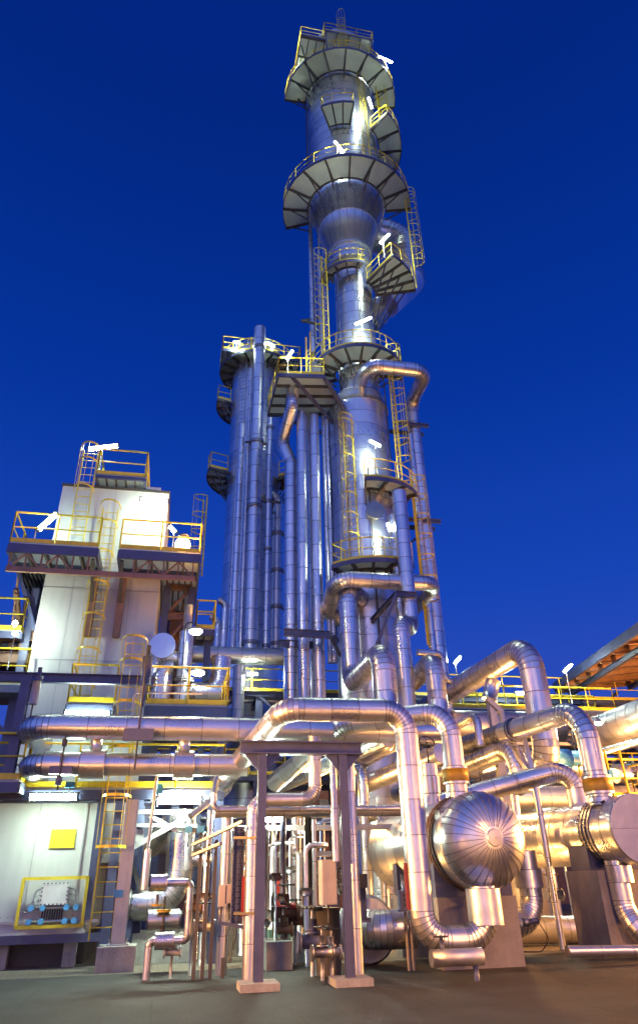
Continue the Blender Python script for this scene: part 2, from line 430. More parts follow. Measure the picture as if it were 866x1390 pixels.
# ================================================================== SETTING
def struct(o, kind='structure'): o['kind'] = kind; return o
g = MB(); g.face([0, 1, 2, 3], 'gravel'); g.v = [(-400, -150, 0), (400, -150, 0), (400, 700, 0), (-400, 700, 0)]
struct(g.build('ground', loc=(0, 0, 0)))
g = MB(); g.face([0, 1, 2, 3], 'asphalt'); g.v = [(-80, -60, .006), (90, -60, .006), (90, 18.6, .006), (-80, 18.6, .006)]; struct(g.build('road', loc=(0, 0, 0)))
g = MB(); g.face([0, 1, 2, 3], 'concrete'); g.v = [(-80, -60, .010), (90, -60, .010), (90, 9.6, .010), (-80, 9.6, .010)]; struct(g.build('pavement', loc=(0, 0, 0)))

# ================================================================== MAIN COLUMN
A0 = PY(506, 850, 30); CXY = (A0.x, A0.y); AXB = V((A0.x, A0.y, 0))
FRONT = math.degrees(math.atan2(-A0.y, -A0.x))            # towards the camera
def zfind(p, py):
    z = 20.
    for _ in range(5): z = AX(p, 'z', proj(V((p.x, p.y, z)))[0], py).z
    return z
def zc(py): return zfind(AXB, py)
def cpt(r, a, z=0.): return V((CXY[0]+r*math.cos(R(a)), CXY[1]+r*math.sin(R(a)), z))
def zrim(r, a, py): return zfind(cpt(r, a), py)
rc = lambda py, w: w*depth(V((*CXY, zc(py))))/F
RW, RN, RU = rc(600, 40), rc(500, 27), rc(180, 46)
col = thing('distillation_column', 'tall slender main column clad in shining metal sheets, reaching the top of the picture', 'distillation column', AXB)
zs0, zs1, zk0, zk1 = zc(563), zc(543), zc(350), zc(284); ztop = zc(84)
WX = (CXY[0]-.12, CXY[1]); b = MB(); b.tube([V((*WX, .3)), V((*WX, zs0))], RW, seam=1.15, n=56, m='cladding')
b.lathe([(RW, 0), (RW*.97, (zs1-zs0)*.35), (RN*1.25, (zs1-zs0)*.8), (RN+.01, (zs1-zs0))], (*CXY, zs0), (0, 0, 1), 'cladding', 56)
b.build('lower_shell', col)
b = MB(); b.tube([V((CXY[0]+.12, CXY[1], zs1)), V((CXY[0]+.12, CXY[1], zk0))], RN, seam=1.2, n=48); b.build('neck_shell', col)
b = MB(); n = 2; RC = RN*1.2; b.tube([V((*CXY, zk0-1.3)), V((*CXY, zk0))], RC, seam=.7, n=56); 
for i in range(n):
    f0, f1 = i/n, (i+1)/n
    b.lathe([(RC+(RU-RC)*f0, 0), (RC+(RU-RC)*f1, (zk1-zk0)/n-.04), (RC+(RU-RC)*f1+.03, (zk1-zk0)/n-.04), (RC+(RU-RC)*f1+.03, (zk1-zk0)/n)], (*CXY, zk0+(zk1-zk0)*f0), (0, 0, 1), 'cladding', 64, idx=i+3)
for k in range(24):
    a = k*15; b.bar(cpt(RC+.005, a, zk0), cpt(RU+.005, a, zk1), .035, .02, 'seam', up=V((math.cos(R(a)), math.sin(R(a)), 0)))
b.build('cone_shell', col)
b = MB(); b.tube([V((*CXY, zk1)), V((*CXY, ztop))], RU, seam=1.3, n=64)
b.lathe([(RU, 0), (RU*.92, .3), (RU*.7, .5), (RU*.35, .65), (.01, .7)], (*CXY, ztop), (0, 0, 1), 'cladding', 48); b.build('upper_shell', col)
for nm, z_, r_ in (('stiffener', zk1, RU), ('stiffener', zs1, RN), ('stiffener', zk0, RC)):
    MB().lathe([(r_+.01, -.1), (r_+.09, -.1), (r_+.09, .1), (r_+.01, .1)], (*CXY, z_), (0, 0, 1), 'cladding_dull', 56).build(nm, col)
# platforms
PL = {}
def plat(key, ri, ro, a0, a1, py, aref=None, **k):
    z = zrim(ro, FRONT if aref is None else aref, py); PL[key] = z
    return roundplat(col, CXY, z, ri, ro, a0, a1, **k)
RO = RU+1.75
plat('P1', RU+.1, RO, FRONT-78, FRONT+98, 64)
plat('P2', RU+.1, RO+.05, FRONT-101, FRONT+92, 209)
plat('PS', RU+.1, RO, FRONT+50, FRONT+135, 152, aref=FRONT+50, strutdrop=.6)
plat('PF', RU+.1, RU+1.75, FRONT-17, FRONT+13, 137, strutdrop=.4, beamd=.15, nseg=3)
r3 = rc(350, 41); plat('P3', RN*1.2+.03, r3, FRONT-75, FRONT+28, 352, strutdrop=.7, beamd=.2)
plat('P3b', RN+.3, RN+2.8, FRONT+40, FRONT+88, 345, aref=FRONT+40, strutdrop=3.2, nseg=4)
r4 = rc(470, 60); plat('P4', RN+.08, r4, FRONT-100, FRONT+108, 466, strutdrop=1.0)
plat('P5', RW+.08, RW+1.15, FRONT+2, FRONT+82, 647, strutdrop=.9)
plat('P6', RW+.08, RW+1.15, FRONT-38, FRONT+48, 757, strutdrop=.9)
# boxy service platforms up at the head of the column
zt = PL['P1']
c0 = cpt(0, 0)
def rel(a, r, s): # radial a, sideways s
    d = V((math.cos(R(a)), math.sin(R(a)))); q = V((-d.y, d.x)); return (CXY[0]+d.x*r+q.x*s, CXY[1]+d.y*r+q.y*s)
aL = FRONT-72
def gdeck(z, nl, fl, nr, depth_=None, **k):
    a, b_, c = PZ(*nl, z), PZ(*fl, z), PZ(*nr, z)
    X0, X1, Y0, Y1 = a.x, c.x, a.y, (b_.y if depth_ is None else a.y+depth_)
    flatplat(col, [(X0, Y0), (X1, Y0), (X1, Y1), (X0, Y1)], z, **k); return X0, X1, Y0, Y1
X0, X1, Y0, Y1 = gdeck(zt+.9, (409, 46), (392, 126), (441, 54), rails=[(3, 0, 1)], joist=2, beam=.16)
fr = MB()
for yy in (Y0+.1, (Y0*2+Y1)/3, (Y0+Y1*2)/3, Y1-.1):
    fr.bar((X0+.05, yy, zt+.7), (min(X1, CXY[0]-.5), yy, zt+.7), .1, .16, 'steel_dark'); 
for yy in (Y0+.6, Y1-.2): fr.bar((X0+.1, yy, zt+.6), (CXY[0]-RU*.9, min(max(yy, CXY[1]-1.5), CXY[1]+1.5), zt-1.6), .09, .09, 'steel_dark')
fr.build('support_frame', col)
Xa, Xb, Ya, Yb2 = gdeck(zt+2.6, (441, 40), (0, 0), (505, 58), depth_=3.2, rails=[(0, 1, 2, 3, 0)], joist=3, beam=.16)
fr = MB()
for xx in (Xa+.1, Xb-.1):
    for yy in (Ya+.1, Yb2-.1): fr.bar((xx, yy, zt+.05), (xx, yy, zt+2.6), .1, .1, 'steel_grey')
fr.rod((CXY[0], CXY[1], ztop+.4), (CXY[0], CXY[1], zt+3.4), .3, 'cladding', 20); fr.build('support_frame', col)
zl = zrim(RU+.9, FRONT+8, 25)
ladder(col, cpt(RU+.9, FRONT+8, zt), zl-zt, (math.cos(R(FRONT+8)), math.sin(R(FRONT+8)), 0), cage0=1.2, top=0)
def clad_ladder(a, r, z0, z1, cage0=2.2, **k):
    return ladder(col, cpt(r, a, z0), z1-z0, (math.cos(R(a)), math.sin(R(a)), 0), cage0=cage0, **k)
clad_ladder(FRONT+72, RU+.5, PL['PS'], PL['P1'], .8)
clad_ladder(FRONT+36, RU+.25, PL['P2'], PL['P1']-.5, None)
clad_ladder(FRONT+84, RN+2.9, PL['P3b'], PL['P2'], 2.)
clad_ladder(FRONT-50, RN+.95, PL['P4'], PL['P3'], 1.3, top=1.4)
clad_ladder(FRONT+66, RW+.45, PL['P5'], PL['P4'], 2.0)
clad_ladder(FRONT-22, RW+.15, PL['P6'], zc(612), 1.6)
clad_ladder(FRONT+78, RW+.9, zc(885), PL['P5'], 2.2)
# manhole, nameplates and conduits
b = MB(); p = cpt(RW, FRONT+14, zc(716)); d_ = V((math.cos(R(FRONT+14)), math.sin(R(FRONT+14)), 0))
b.rod(p, p+d_*.28, .38, 'cladding', 24); b.rod(p+d_*.28, p+d_*.36, .45, 'strap', 24); b.build('manhole', col)
p = cpt(RW, FRONT+17, zc(500)); 
b = MB(); 
for a, z0, z1 in ((FRONT+9, zc(900), zc(655)), (FRONT+58, zc(640), zc(470)), (FRONT-80, zc(560), zc(900))):
    b.rod(cpt(RW+.12, a, z0), cpt(RW+.12, a, z1), .035, 'steel_dark')
for a in (FRONT+20, FRONT-40): b.rod(cpt(RN+.12, a, zc(540)), cpt(RN+.12, a, zk0), .03, 'steel_grey')
b.rod(cpt(RU+.15, FRONT-70, zc(250)), cpt(RU+.15, FRONT-70, zc(110)), .05, 'steel_dark')
b.build('conduit', col)

# lamps of the column
def collamp(label, x0, y0, x1, y1, a, r, pole=None, dr=0):
    p = cpt(r, a, zc(y0)); Y = p.y
    return lampat(label, x0, y0, x1, y1, Y, pole=pole, Y1=Y+dr)
collamp('tube lamp at the very top rim of the main column', 513, 76, 533, 85, FRONT+60, RO+.1, PL['P1'])
collamp('steeply tilted tube lamp below the topmost ring platform of the main column', 500, 133, 505, 148, FRONT+35, RU+1.0)
collamp('tilted tube lamp over the widest ring platform of the main column', 454, 192, 467, 208, FRONT-5, RO, PL['P2'])
collamp('tube lamp beside the fan shaped deck at the cone of the main column', 515, 331, 528, 318, FRONT+35, RN+2.4, PL['P3b'])
collamp('tube lamp above the ring platform under the column neck', 481, 441, 504, 431, FRONT+5, r4-.2, PL['P4'])
collamp('tube lamp above the small curved platform halfway up the main column', 501, 598, 517, 606, FRONT+20, RW+1.0, PL['P5'])
collamp('short tube lamp above the lowest curved platform of the main column', 526, 710, 530, 722, FRONT+38, RW+1.1, PL['P6'])
lampat('small tube lamp under the near end of the service deck at the column head', 407, 69, 417, 73, (Y0*2+Y1)/3)
lampat('tube lamp under the far end of the service deck at the column head', 399, 104, 406, 108, (Y0+Y1*2)/3)

# ------------------------------------------------------------------ pipes around the column
yf = CXY[1]
def Y_(a, r): return cpt(r, a).y
# vapour duct
pts = path((505, 318, 'Y', CXY[1]+1.6), ('Y', 548, 332, CXY[1]+1.4), ('Y', 549, 384, CXY[1]+.9))
o = pipe('thick bent vapour duct bulging beside the cone of the main column', 50, pts, bend=.62, seam=.8, n=40, name='vapour_duct', cat='duct', cap1=False); r_ = o['_r']
e_ = PY(502, 440, CXY[1]); t_ = (pts[2]-pts[1]).normalized(); d_ = e_-pts[2]; b = MB(); N_ = 5; u_, w_ = frame(d_.normalized())
for i in range(N_):
    f0, f1 = i/N_, (i+1)/N_; k0, k1 = r_*(1-.55*f0), r_*(1-.55*f1)
    x_ = b.ring(pts[2]+d_*f0, *frame((t_*(1-f0)+d_.normalized()*f0).normalized()), k0, 36); y_ = b.ring(pts[2]+d_*f1, *frame((t_*(1-f1)+d_.normalized()*f1).normalized()), k1, 36); b.strip(x_, y_, 36, 'cladding', i+50)
b.cap(y_, 36, 'cladding'); b.build('taper', o)
# R1
pts = path((488, 522, 'Y', Y_(FRONT, RN)), ('y', 503, 497), ('x', 579, 508), ('y', 556, 547), ('z', 598, 900))
o = pipe('long downpipe that loops out from under the column neck and drops along its outer side', 19, pts, bend=1.0)
for f in (.12, .52):
    q = on(pts, 3, f); b = MB(); b.ibeam(q+V((-1.3, -.45, 0)), q+V((.75, -.45, 0)), .14, .2, 'steel_grey'); b.ibeam(q+V((-1.3, .45, 0)), q+V((.75, .45, 0)), .14, .2, 'steel_grey')
    b.bar(q+V((.4, 0, -.1)), q+V((-1.2, 0, -1.4)), .1, .1, 'steel_grey'); b.build('support_bracket', o)
p2 = [p+V((-.55, .5, 0)) for p in pts[3:]]; p2[0] = p2[0]+V((0, 0, -1.2))
pipe('thin riser tucked behind the long outer downpipe of the column', 9, path((556, 590, 'Y', pts[3].y-.3), ('z', 590, 930)), seam=1.6)
# loop
YL = Y_(FRONT, RW)-1.3
pts = path((470, 840, 'Y', YL+2.6), ('x', 444, 822), ('Y', 456, 785, YL), ('x', 592, 797), ('y', 567, 838), ('d', -1.2, .3, 0))
o = pipe('horizontal pipe looping round the front of the main column like a collar', 22, pts, bend=1.0, at=2)
# V1
pts = path((489, 812, 'Y', Y_(FRONT-10, RW)), ('y', 475, 797) if 0 else ('Y', 472, 800, Y_(FRONT, RW)-.9), ('z', 471, 928), ('Y', 519, 886, 22.0), ('z', 524, 1000), ('y', 500, 1030))
pipe('thick downpipe in front of the column foot that elbows forward and drops again', 25, pts, bend=.85, at=1)
# V3 + V4 hook
pts = path((541, 668, 'Y', YL-.3), ('z', 558, 860), ('Y', 543, 838, YL-1.5), ('z', 549, 990))
o = pipe('downpipe with a hooked U bend beside the column, near the yellow ladder', 19, pts, bend=.8, at=0)
# triangular bracket at loop
b = MB(); a = PY(538, 806, YL-.7); c = PY(566, 808, YL-.7); e = PY(504, 843, YL+1.2); f = PY(508, 884, YL-.2)
b.ibeam(a, c, .2, .24, 'steel_grey'); b.ibeam(a, e, .16, .2, 'steel_grey'); b.bar(a, f, .12, .12, 'steel_grey')
b.build('pipe_bracket', loc=a, label='triangular grey steel bracket carrying the hooked downpipe', category='bracket')
# V2
pts = path((560, 926, 'Y', 27.5), ('Y', 588, 894, 25.0), ('z', 599, 985), ('y', 520, 1018), ('y', 480, 1045))
pipe('downpipe beside the column foot whose lower bend turns back under the front pipes', 26, pts, bend=.8, at=1)
pts = path((566, 886, 'Y', 27), ('x', 600, 884), ('z', 604, 925), ('x', 640, 945))
pipe('small pipe arching over the downpipe beside the column foot', 9, pts, bend=1.2, at=0)
pts = path((533, 700, 'Y', YL+.5), ('z', 546, 960)); pipe('slim riser squeezed between loop pipe and hooked downpipe', 13, pts)
pts = path((604, 905, 'Y', 28), ('z', 618, 1010)); pipe('thin vertical pipe behind the downpipe bends', 8, pts)

# ------------------------------------------------------------------ pipes left of the column
Yp = 28.5
pts = path((397, 515, 'Y', Yp), ('z', 399, 550), ('Y', 383, 601, Yp+1.6), ('Y', 395, 628, Yp+1.3), ('z', 400, 1010))
o = pipe('pipe with a double bend under the side deck, first of the tall parallel row', 16.5, pts, bend=.9, at=0)
for lab, x0, y0, x1, y1, w, Y in (
    ('tall straight pipe second in the parallel row beside the main column', 409, 560, 412, 1010, 13, Yp+.6),
    ('tall straight pipe third in the parallel row beside the main column', 426, 565, 425, 1010, 13, Yp+.6),
    ('thin dark line between the tall parallel pipes and the column', 438, 565, 440, 900, 5, Yp+.9),
    ('thin line running closest to the lower shell of the column', 443, 570, 449, 900, 5, Yp+.9),
    ('faint thin riser behind the second tall parallel pipe', 418, 560, 419, 950, 4, Yp+2)):
    pts = path((x0, y0, 'Y', Y), ('z', x1, y1)); pipe(lab, w, pts, seam=1.8)
# grey support across the row
b = MB(); a = PY(385, 858, Yp-.6); c = PY(448, 862, Yp-.6)
b.ibeam(a, c, .2, .3, 'steel_grey'); b.ibeam(a+V((0, 1.6, 0)), c+V((0, 1.6, 0)), .2, .3, 'steel_grey'); b.bar(c, PY(462, 890, Yp+.5), .12, .12, 'steel_grey'); b.bar(c, c+V((.7, 1.6, .3)), .14, .14, 'steel_grey')
b.build('pipe_support', loc=a, label='grey steel frame bracing the tall parallel pipes low down', category='pipe support')
# thin post pipes above P4 left (stand-pipes)
pts = path((421, 300, 'Y', CXY[1]+1.5), ('z', 424, 480)); pipe('thin vertical line beside the caged ladder of the column neck', 6, pts, seam=2)
pts = path((432, 300, 'Y', CXY[1]+1.0), ('z', 434, 480)); pipe('thinner vertical line behind the caged ladder of the neck', 3.5, pts, seam=2)
b = MB(); a = PY(409, 435, CXY[1]+1); b.bar(a, PY(436, 441, CXY[1]+1), .12, .14, 'steel_dark'); b.bar(a, PY(436, 431, CXY[1]+2), .08, .1, 'steel_dark'); b.build('pipe_bracket', loc=a, label='small dark bracket holding thin lines beside the column neck', category='bracket')

# side deck between the columns
zd = PY(380, 507, Yp-1).z
cs = [PZ(364, 560, zd), PZ(378, 506, zd), PZ(440, 508, zd), PZ(468, 560, zd)]
deck = thing('side_deck', 'angular steel deck with yellow railing hung on the column beside its neck', 'platform', cs[1])
po = flatplat(deck, [(c.x, c.y) for c in cs], zd, name='deck', joist=3)
railing(po, [cs[3]+V((-1.2, 0, 0)), cs[0], cs[1], cs[2]])
b = MB()
q = V((0, 0, -.25)); wp = cpt(RW, FRONT-60, zc(585)); wp2 = cpt(RW, FRONT-90, zc(590))
b.bar(cs[1]+q+(cs[2]-cs[1])*.3, wp, .14, .16, 'steel_grey'); b.bar(cs[0]+q+V((.8, 0, 0)), wp2, .14, .16, 'steel_grey'); b.bar(cs[2]+q, cpt(RN, FRONT-30, zd-1.0), .16, .2, 'steel_grey')
b.build('strut', deck)
b = MB(); e = cs[2]+V((-.35, 1.0, 0)); f_ = cpt(r4, FRONT-60, PL['P4'])
b.bar(e, f_, .7, .05, 'soffit'); 
b.build('gangway', deck)
ladder(deck, cs[2]+V((-.7, .6, 0)), 2.2, (-1, -.3, 0), cage0=None)
lampat('tube lamp on a pole above the side deck between both columns', 389, 489, 397, 476, Yp-1.2, pole=zd)

# ================================================================== SECOND COLUMN
B0 = PY(338, 860, 37); BXY = (B0.x, B0.y)
FB = math.degrees(math.atan2(-B0.y, -B0.x))
colA, colCXY = col, CXY
def bpt(r, a, z=0): return V((BXY[0]+r*math.cos(R(a)), BXY[1]+r*math.sin(R(a)), z))
def zb(py, r=0, a=0): return zfind(bpt(r, a), py)
col2 = thing('distillation_column', 'second shorter column standing behind a bundle of risers, dark blue clad', 'distillation column', V((*BXY, 0)))
RB = 33*depth(V((*BXY, zb(560))))/F; zbt = zb(486)
b = MB().tube([V((*BXY, .3)), V((*BXY, zbt))], RB, seam=1.3, n=48)
b.lathe([(RB, 0), (RB*.9, .5), (RB*.6, .9), (.01, 1.15)], (*BXY, zbt), (0, 0, 1), 'cladding', 40); b.build('shell', col2)
roundplat(col2, BXY, zb(474, RB+.9, FB), RB-.3, RB+.9, FB-130, FB+100, strutdrop=.9)
zz = zb(470, RB+1.3, FB)
xL, yL = BXY[0]-RB-.9, BXY[1]-1.4
flatplat(col2, [(xL, yL-.4), (xL+1.9, yL-.4), (xL+1.9, yL+2.2), (xL, yL+2.2)], zz+.5, rails=[(3, 0, 1, 2)])
flatplat(col2, [(BXY[0]+.5, yL-.4), (BXY[0]+RB+1.1, yL-.4), (BXY[0]+RB+1.1, yL+2.2), (BXY[0]+.5, yL+2.2)], zz+.3, rails=[(3, 0, 1, 2)])
roundplat(col2, BXY, zb(548, RB+1.4, FB-88), RB+.05, RB+1.0, FB-135, FB-72, strutdrop=1.2)
roundplat(col2, BXY, zb(640, RB+1.4, FB-80), RB+.05, RB+1.3, FB-150, FB-66, strutdrop=1.6)
roundplat(col2, BXY, zb(640, RB+1.4, FB+60), RB+.05, RB+1.3, FB+60, FB+100, strutdrop=1.6)
ladder(col2, bpt(RB+1.6, FB-60, zb(800)), zb(715)-zb(800), (-1, -.4, 0), cage0=.6)
ladder(col2, bpt(RB+.2, FB-30, zb(880)), zb(500)-zb(880), (math.cos(R(FB-30)), math.sin(R(FB-30)), 0), cage0=None, m='galvanised')
def q2(label, x0, y0, x1, y1, dY, pole=None): lampat(label, x0, y0, x1, y1, BXY[1]+dY, pole=pole)
q2('short tube lamp over the head of the second column, nearest the big riser', 363, 465, 373, 471, -2.4, zz)
q2('dim short tube lamp on the box platform of the second column', 317, 464, 326, 465, -2.3, zz)
Yq = BXY[1]-RB-1.2
for lab, w, P_, k in (
    ('thickest riser in front of the second column, rising above its head', 15, [(353, 446, 'Y', Yq), ('z', 341, 885)], {}),
    ('slim riser just beside the thickest riser of the second column', 8, [(367, 560, 'Y', Yq), ('z', 359, 885)], {}),
    ('slim riser hugging the outer flank of the second column', 8, [(329, 576, 'Y', Yq), ('z', 313, 885)], {}),
    ('short thick pipe stack with three strapped joints behind the tall row', 16, [(345, 672, 'Y', Yq+1.4), ('x', 377, 672), ('z', 376, 882)], {'bend': .7}),
    ('thin line third from the outer flank of the second column', 4, [(336, 600, 'Y', Yq+.4), ('z', 325, 880)], {}),
    ('thin line fourth from the outer flank of the second column', 4, [(341, 500, 'Y', Yq+.4), ('z', 330, 880)], {}),
    ('hair thin line beside the outermost slim riser', 3, [(321, 650, 'Y', Yq+.3), ('z', 307, 880)], {}),
    ('short pipe with an arched head beside the flood lit tower', 9, [(296, 815, 'Y', Yq-1), ('x', 307, 808), ('z', 304, 885)], {}),
    ('bent pipe rising from the horizontal duct beside the yellow basket', 8, [(285, 838, 'Y', Yq-1), ('x', 296, 845), ('z', 296, 885)], {}),
    ('thin line between thick riser and strapped stack', 3.5, [(366, 650, 'Y', Yq+.8), ('z', 351, 880)], {})):
    pts = path(*P_); o = pipe(lab, w, pts, seam=1.5, **k)
    if 'three strapped' in lab:
        for f in (.27, .52, .75, .97): collar(o, on(pts, 1, f), (0, 0, 1), o['_r']*1.18, .16, name='strap', m='strap')
    if 'thickest' in lab:
        for f in (.08, .42, .62, .98): collar(o, on(pts, 0, f), (0, 0, 1), o['_r']*1.18, .16, name='strap', m='strap')
        b = MB(); 
        for f in (.42,): b.bar(on(pts, 0, f)+V((-.7, 0, 0)), on(pts, 0, f)+V((.7, 0, 0)), .1, .1, 'steel_dark'); b.bar(on(pts, 0, f)+V((.3, 0, 0)), on(pts, 0, f)+V((.3, 1.5, 0)), .1, .1, 'steel_dark')
        b.build('support_bracket', o)
# horizontal duct below them
pts = path((262, 888, 'Y', Yq-1.5), ('x', 392, 892)); o = pipe('broad dark horizontal duct under the feet of the risers', 23, pts, seam=1.6, m='cladding_dull', name='duct', cat='duct')
pts = path((325, 905, 'Y', Yq-2), ('z', 323, 985)); o = pipe('vertical pipe dropping from the broad dark duct', 16, pts, m='cladding_dull')
# ================================================================== WHITE BUILDING AND TOWER
bx0, bx1 = PY(-90, 1180, 20.5).x, PY(132, 1130, 20.5).x
bz0, bz1 = PY(60, 1270, 20.5).z, PY(60, 1066, 20.5).z
house = thing('heater_building', 'low white panelled equipment building with a yellow square and a yellow framed junction box', 'building', ((bx0+bx1)/2, 20.5, 0))
b = MB().bb((bx0, 20.5, bz0), (bx1, 25.5, bz1), 'panel'); b.build('wall', house)
b = MB(); b.bb((bx0, 20.42, bz0-.16), (bx1+.4, 20.62, bz0+.02), 'steel_grey'); b.bb((bx0, 20.44, bz0+.24), (bx1+.3, 20.497, bz0+.30), 'galvanised')
for x in (bx0+.3, (bx0+bx1)/2, bx1-.3): b.bb((x-.15, 20.7, 0), (x+.15, 21.0, bz0-.16), 'concrete')
b.bb((bx0, 21.2, 0), (bx1, 25, bz0-.1), 'steel_dark'); b.build('plinth', house)
b = MB(); b.bb((bx1-.06, 20.38, bz0+.3), (bx1+.10, 20.497, bz1), 'steel_grey'); b.build('corner_post', house)
def wallbox(o, x0, y0, x1, y1, Y, th, m, name):
    a, c = PY(x0, y0, Y), PY(x1, y1, Y); return MB().bb((a.x, Y-th, a.z), (c.x, Y, c.z), m).build(name, o)
wallbox(house, 71, 1126, 101, 1151, 20.49, .04, 'yellow', 'yellow_panel')
b = MB()
for x in (bx0+1.1, bx0+2.25, bx0+3.4, bx0+4.55):
    if x < bx1-.2: b.bb((x-.008, 20.488, bz0+.3), (x+.008, 20.498, bz1), 'galvanised')
for k in range(40):
    x = bx0+.1+k*.15
    if x < bx1-.15:
        for z in (bz0+.38, bz1-.35): b.bb((x-.008, 20.486, z), (x+.008, 20.497, z+.016), 'steel_dark')
b.bb((bx1-.32, 20.44, bz0+.9), (bx1-.29, 20.48, bz1-.2), 'galvanised'); b.rod((bx0, 20.44, bz1-.28), (bx1-.2, 20.44, bz1-.28), .015, 'steel_dark')
b.build('panel_joint', house)
a, c = PY(34, 1193, 20.3), PY(112, 1256, 20.3)
b = MB(); 
for p, q in (((a.x, a.z), (c.x, a.z)), ((c.x, a.z), (c.x, c.z)), ((c.x, c.z), (a.x, c.z)), ((a.x, c.z), (a.x, a.z))): b.bar((p[0], 20.2, p[1]), (q[0], 20.2, q[1]), .07, .07, 'yellow')
for x in (a.x, c.x):
    for z in (a.z, c.z): b.bar((x, 20.2, z), (x, 20.48, z), .05, .05, 'yellow')
fr = b.build('yellow_frame', house)
a, c = PY(62, 1200, 20.3), PY(90, 1226, 20.3)
jb = MB().bb((a.x, 20.15, c.z), (c.x, 20.45, a.z), 'boxgrey'); jb.bb((a.x-.04, 20.11, c.z-.03), (c.x+.04, 20.15, a.z+.03), 'white'); jbo = jb.build('junction_box', house)
b = MB()
for i in range(7):
    x = a.x+(c.x-a.x)*i/6
    for z in (a.z+.01, c.z-.01): b.rod((x, 20.09, z), (x, 20.12, z), .018, 'steel_dark')
for i in range(1, 5):
    z = c.z+(a.z-c.z)*i/5
    for x in (a.x-.02, c.x+.02): b.rod((x, 20.09, z), (x, 20.12, z), .018, 'steel_dark')
b.build('bolts', jbo)
b = MB(); z1_, z2_ = PY(70, 1232, 20.3).z, PY(70, 1245, 20.3).z; xa, xb = PY(38, 1240, 20.3).x, PY(106, 1240, 20.3).x
b.rod((xa, 20.25, z1_), (xb, 20.25, z1_), .045, 'galvanised', 8); b.rod((xa, 20.25, z2_-.08), (xb, 20.25, z2_-.08), .05, 'galvanised', 8)
for i in range(9):
    x = a.x+.05+(c.x-a.x-.1)*i/8; b.rod((x, 20.25, c.z), (x, 20.22, z2_-.05), .02, 'steel_dark')
b.build('cable_tray', house)
b = MB()
for s_, e_ in ((-1, a.x), (1, c.x)):
    for i in range(4):
        zz_ = a.z-.1-.12*i; b.poly([(e_, 20.3, zz_), (e_+s_*.18, 20.28, zz_-.02), (e_+s_*(.3+.1*i)*.7, 20.26, zz_-.25), (e_+s_*(.3+.1*i)*.7, 20.25, z1_)], .016, 'galvanised', 6, bend=3)
b.build('cable_loop', house)
for x_ in (42, 58, 90, 103):
    for zv in (z1_, z2_-.08):
        p = PY(x_, 1240, 20.2); MB().rod((p.x, 20.06, zv), (p.x, 20.22, zv), .065, 'lightblue', 12).build('cable_gland', house)
tubelight('long tube lamp over the yellow square on the white building', PY(40, 1082, 19.45), PY(106, 1081.5, 19.45), th=.075, strength='lens_mid')
tubelight('long tube lamp over the thick greenish lit duct', PY(213, 1087, 19.3), PY(274, 1086.5, 19.3), th=.075)

# tower
tx0, tx1 = PY(43, 880, 22.5).x, PY(208, 880, 22.5).x; tz1 = PY(150, 664, 22.5).z
tower = thing('heater_tower', 'tall white panelled box tower with yellow caged ladders and rooftop railing', 'tower', ((tx0+tx1)/2, 22.5, 0))
MB().bb((tx0, 22.5, 2.2), (tx1, 26.5, tz1), 'panel').build('wall', tower)
b = MB(); 
for z in (bz1+1.5, (bz1+tz1)/2-1.2, (bz1+tz1)/2+1.2, tz1-2.9): b.bb((tx0-.01, 22.485, z-.012), (tx1+.01, 22.498, z+.012), 'galvanised')
for f in (.25, .5, .75): b.bb((tx0+(tx1-tx0)*f-.006, 22.482, 2.2), (tx0+(tx1-tx0)*f+.006, 22.484, tz1), 'galvanised')
b.bb((tx0-.04, 22.44, tz1), (tx1+.04, 26.56, tz1+.08), 'steel_dark'); 
b.bb((tx0+2.6, 23, tz1+.08), (tx0+3.4, 23.8, tz1+.5), 'white'); b.build('trim', tower)
zr = tz1+.08; ra, rb = PY(125, 700, 22.5).x, tx1-.05
ra = PY(132, 660, 22.5).x; rb2 = PY(196, 670, 22.5).x
rp_ = flatplat(tower, [(ra, 22.0), (rb2, 22.0), (rb2, 24.6), (ra, 24.6)], zr+.25, rails=[(3, 0, 1, 2)], beam=.12)
# main deck
YD = 20.9; zd1 = PY(14, 735, YD).z; dx0, dx1 = PY(14, 735, YD).x, PY(272, 752, YD).x
lx0, lx1 = PY(134, 742, YD).x, PY(163, 742, YD).x
flatplat(tower, [(dx0, YD), (lx0, YD), (lx0, 22.45), (dx0, 22.45)], zd1, rails=[(3, 0, 1)], beam=.3)
flatplat(tower, [(lx1, YD), (dx1, YD), (dx1, 22.45), (lx1, 22.45)], zd1, rails=[(0, 1, 2)], beam=.3)
flatplat(tower, [(dx0, 22.46), (tx0-.02, 22.46), (tx0-.02, 27.5), (dx0, 27.5)], zd1, rails=[(0, 3)], beam=.3, joist=6)
flatplat(tower, [(tx1+.02, 22.46), (dx1, 22.46), (dx1, 26.5), (tx1+.02, 26.5)], zd1, rails=[(1, 2, 3)], beam=.3, joist=5)
b = MB()
for x in (lx0-.12, lx1+.12):
    b.bar((x, 22.3, zd1-.35), (x, 22.3, zd1-2.5), .22, .25, 'brown'); b.bar((x, YD+.1, zd1-.4), (x, 22.4, zd1-1.5), .1, .12, 'steel_dark')
b.bar((dx0+.05, YD+.05, zd1-.9), (dx1-.1, YD+.05, zd1-.9), .1, .16, 'brown')
n_ = 12
for i in range(n_+1):
    x = dx0+.1+(dx1-dx0-.3)*i/n_
    if lx0-.2 < x < lx1+.2: continue
    b.bar((x, YD+.06, zd1-.3), (x, YD+.06, zd1-.85), .05, .05, 'brown')
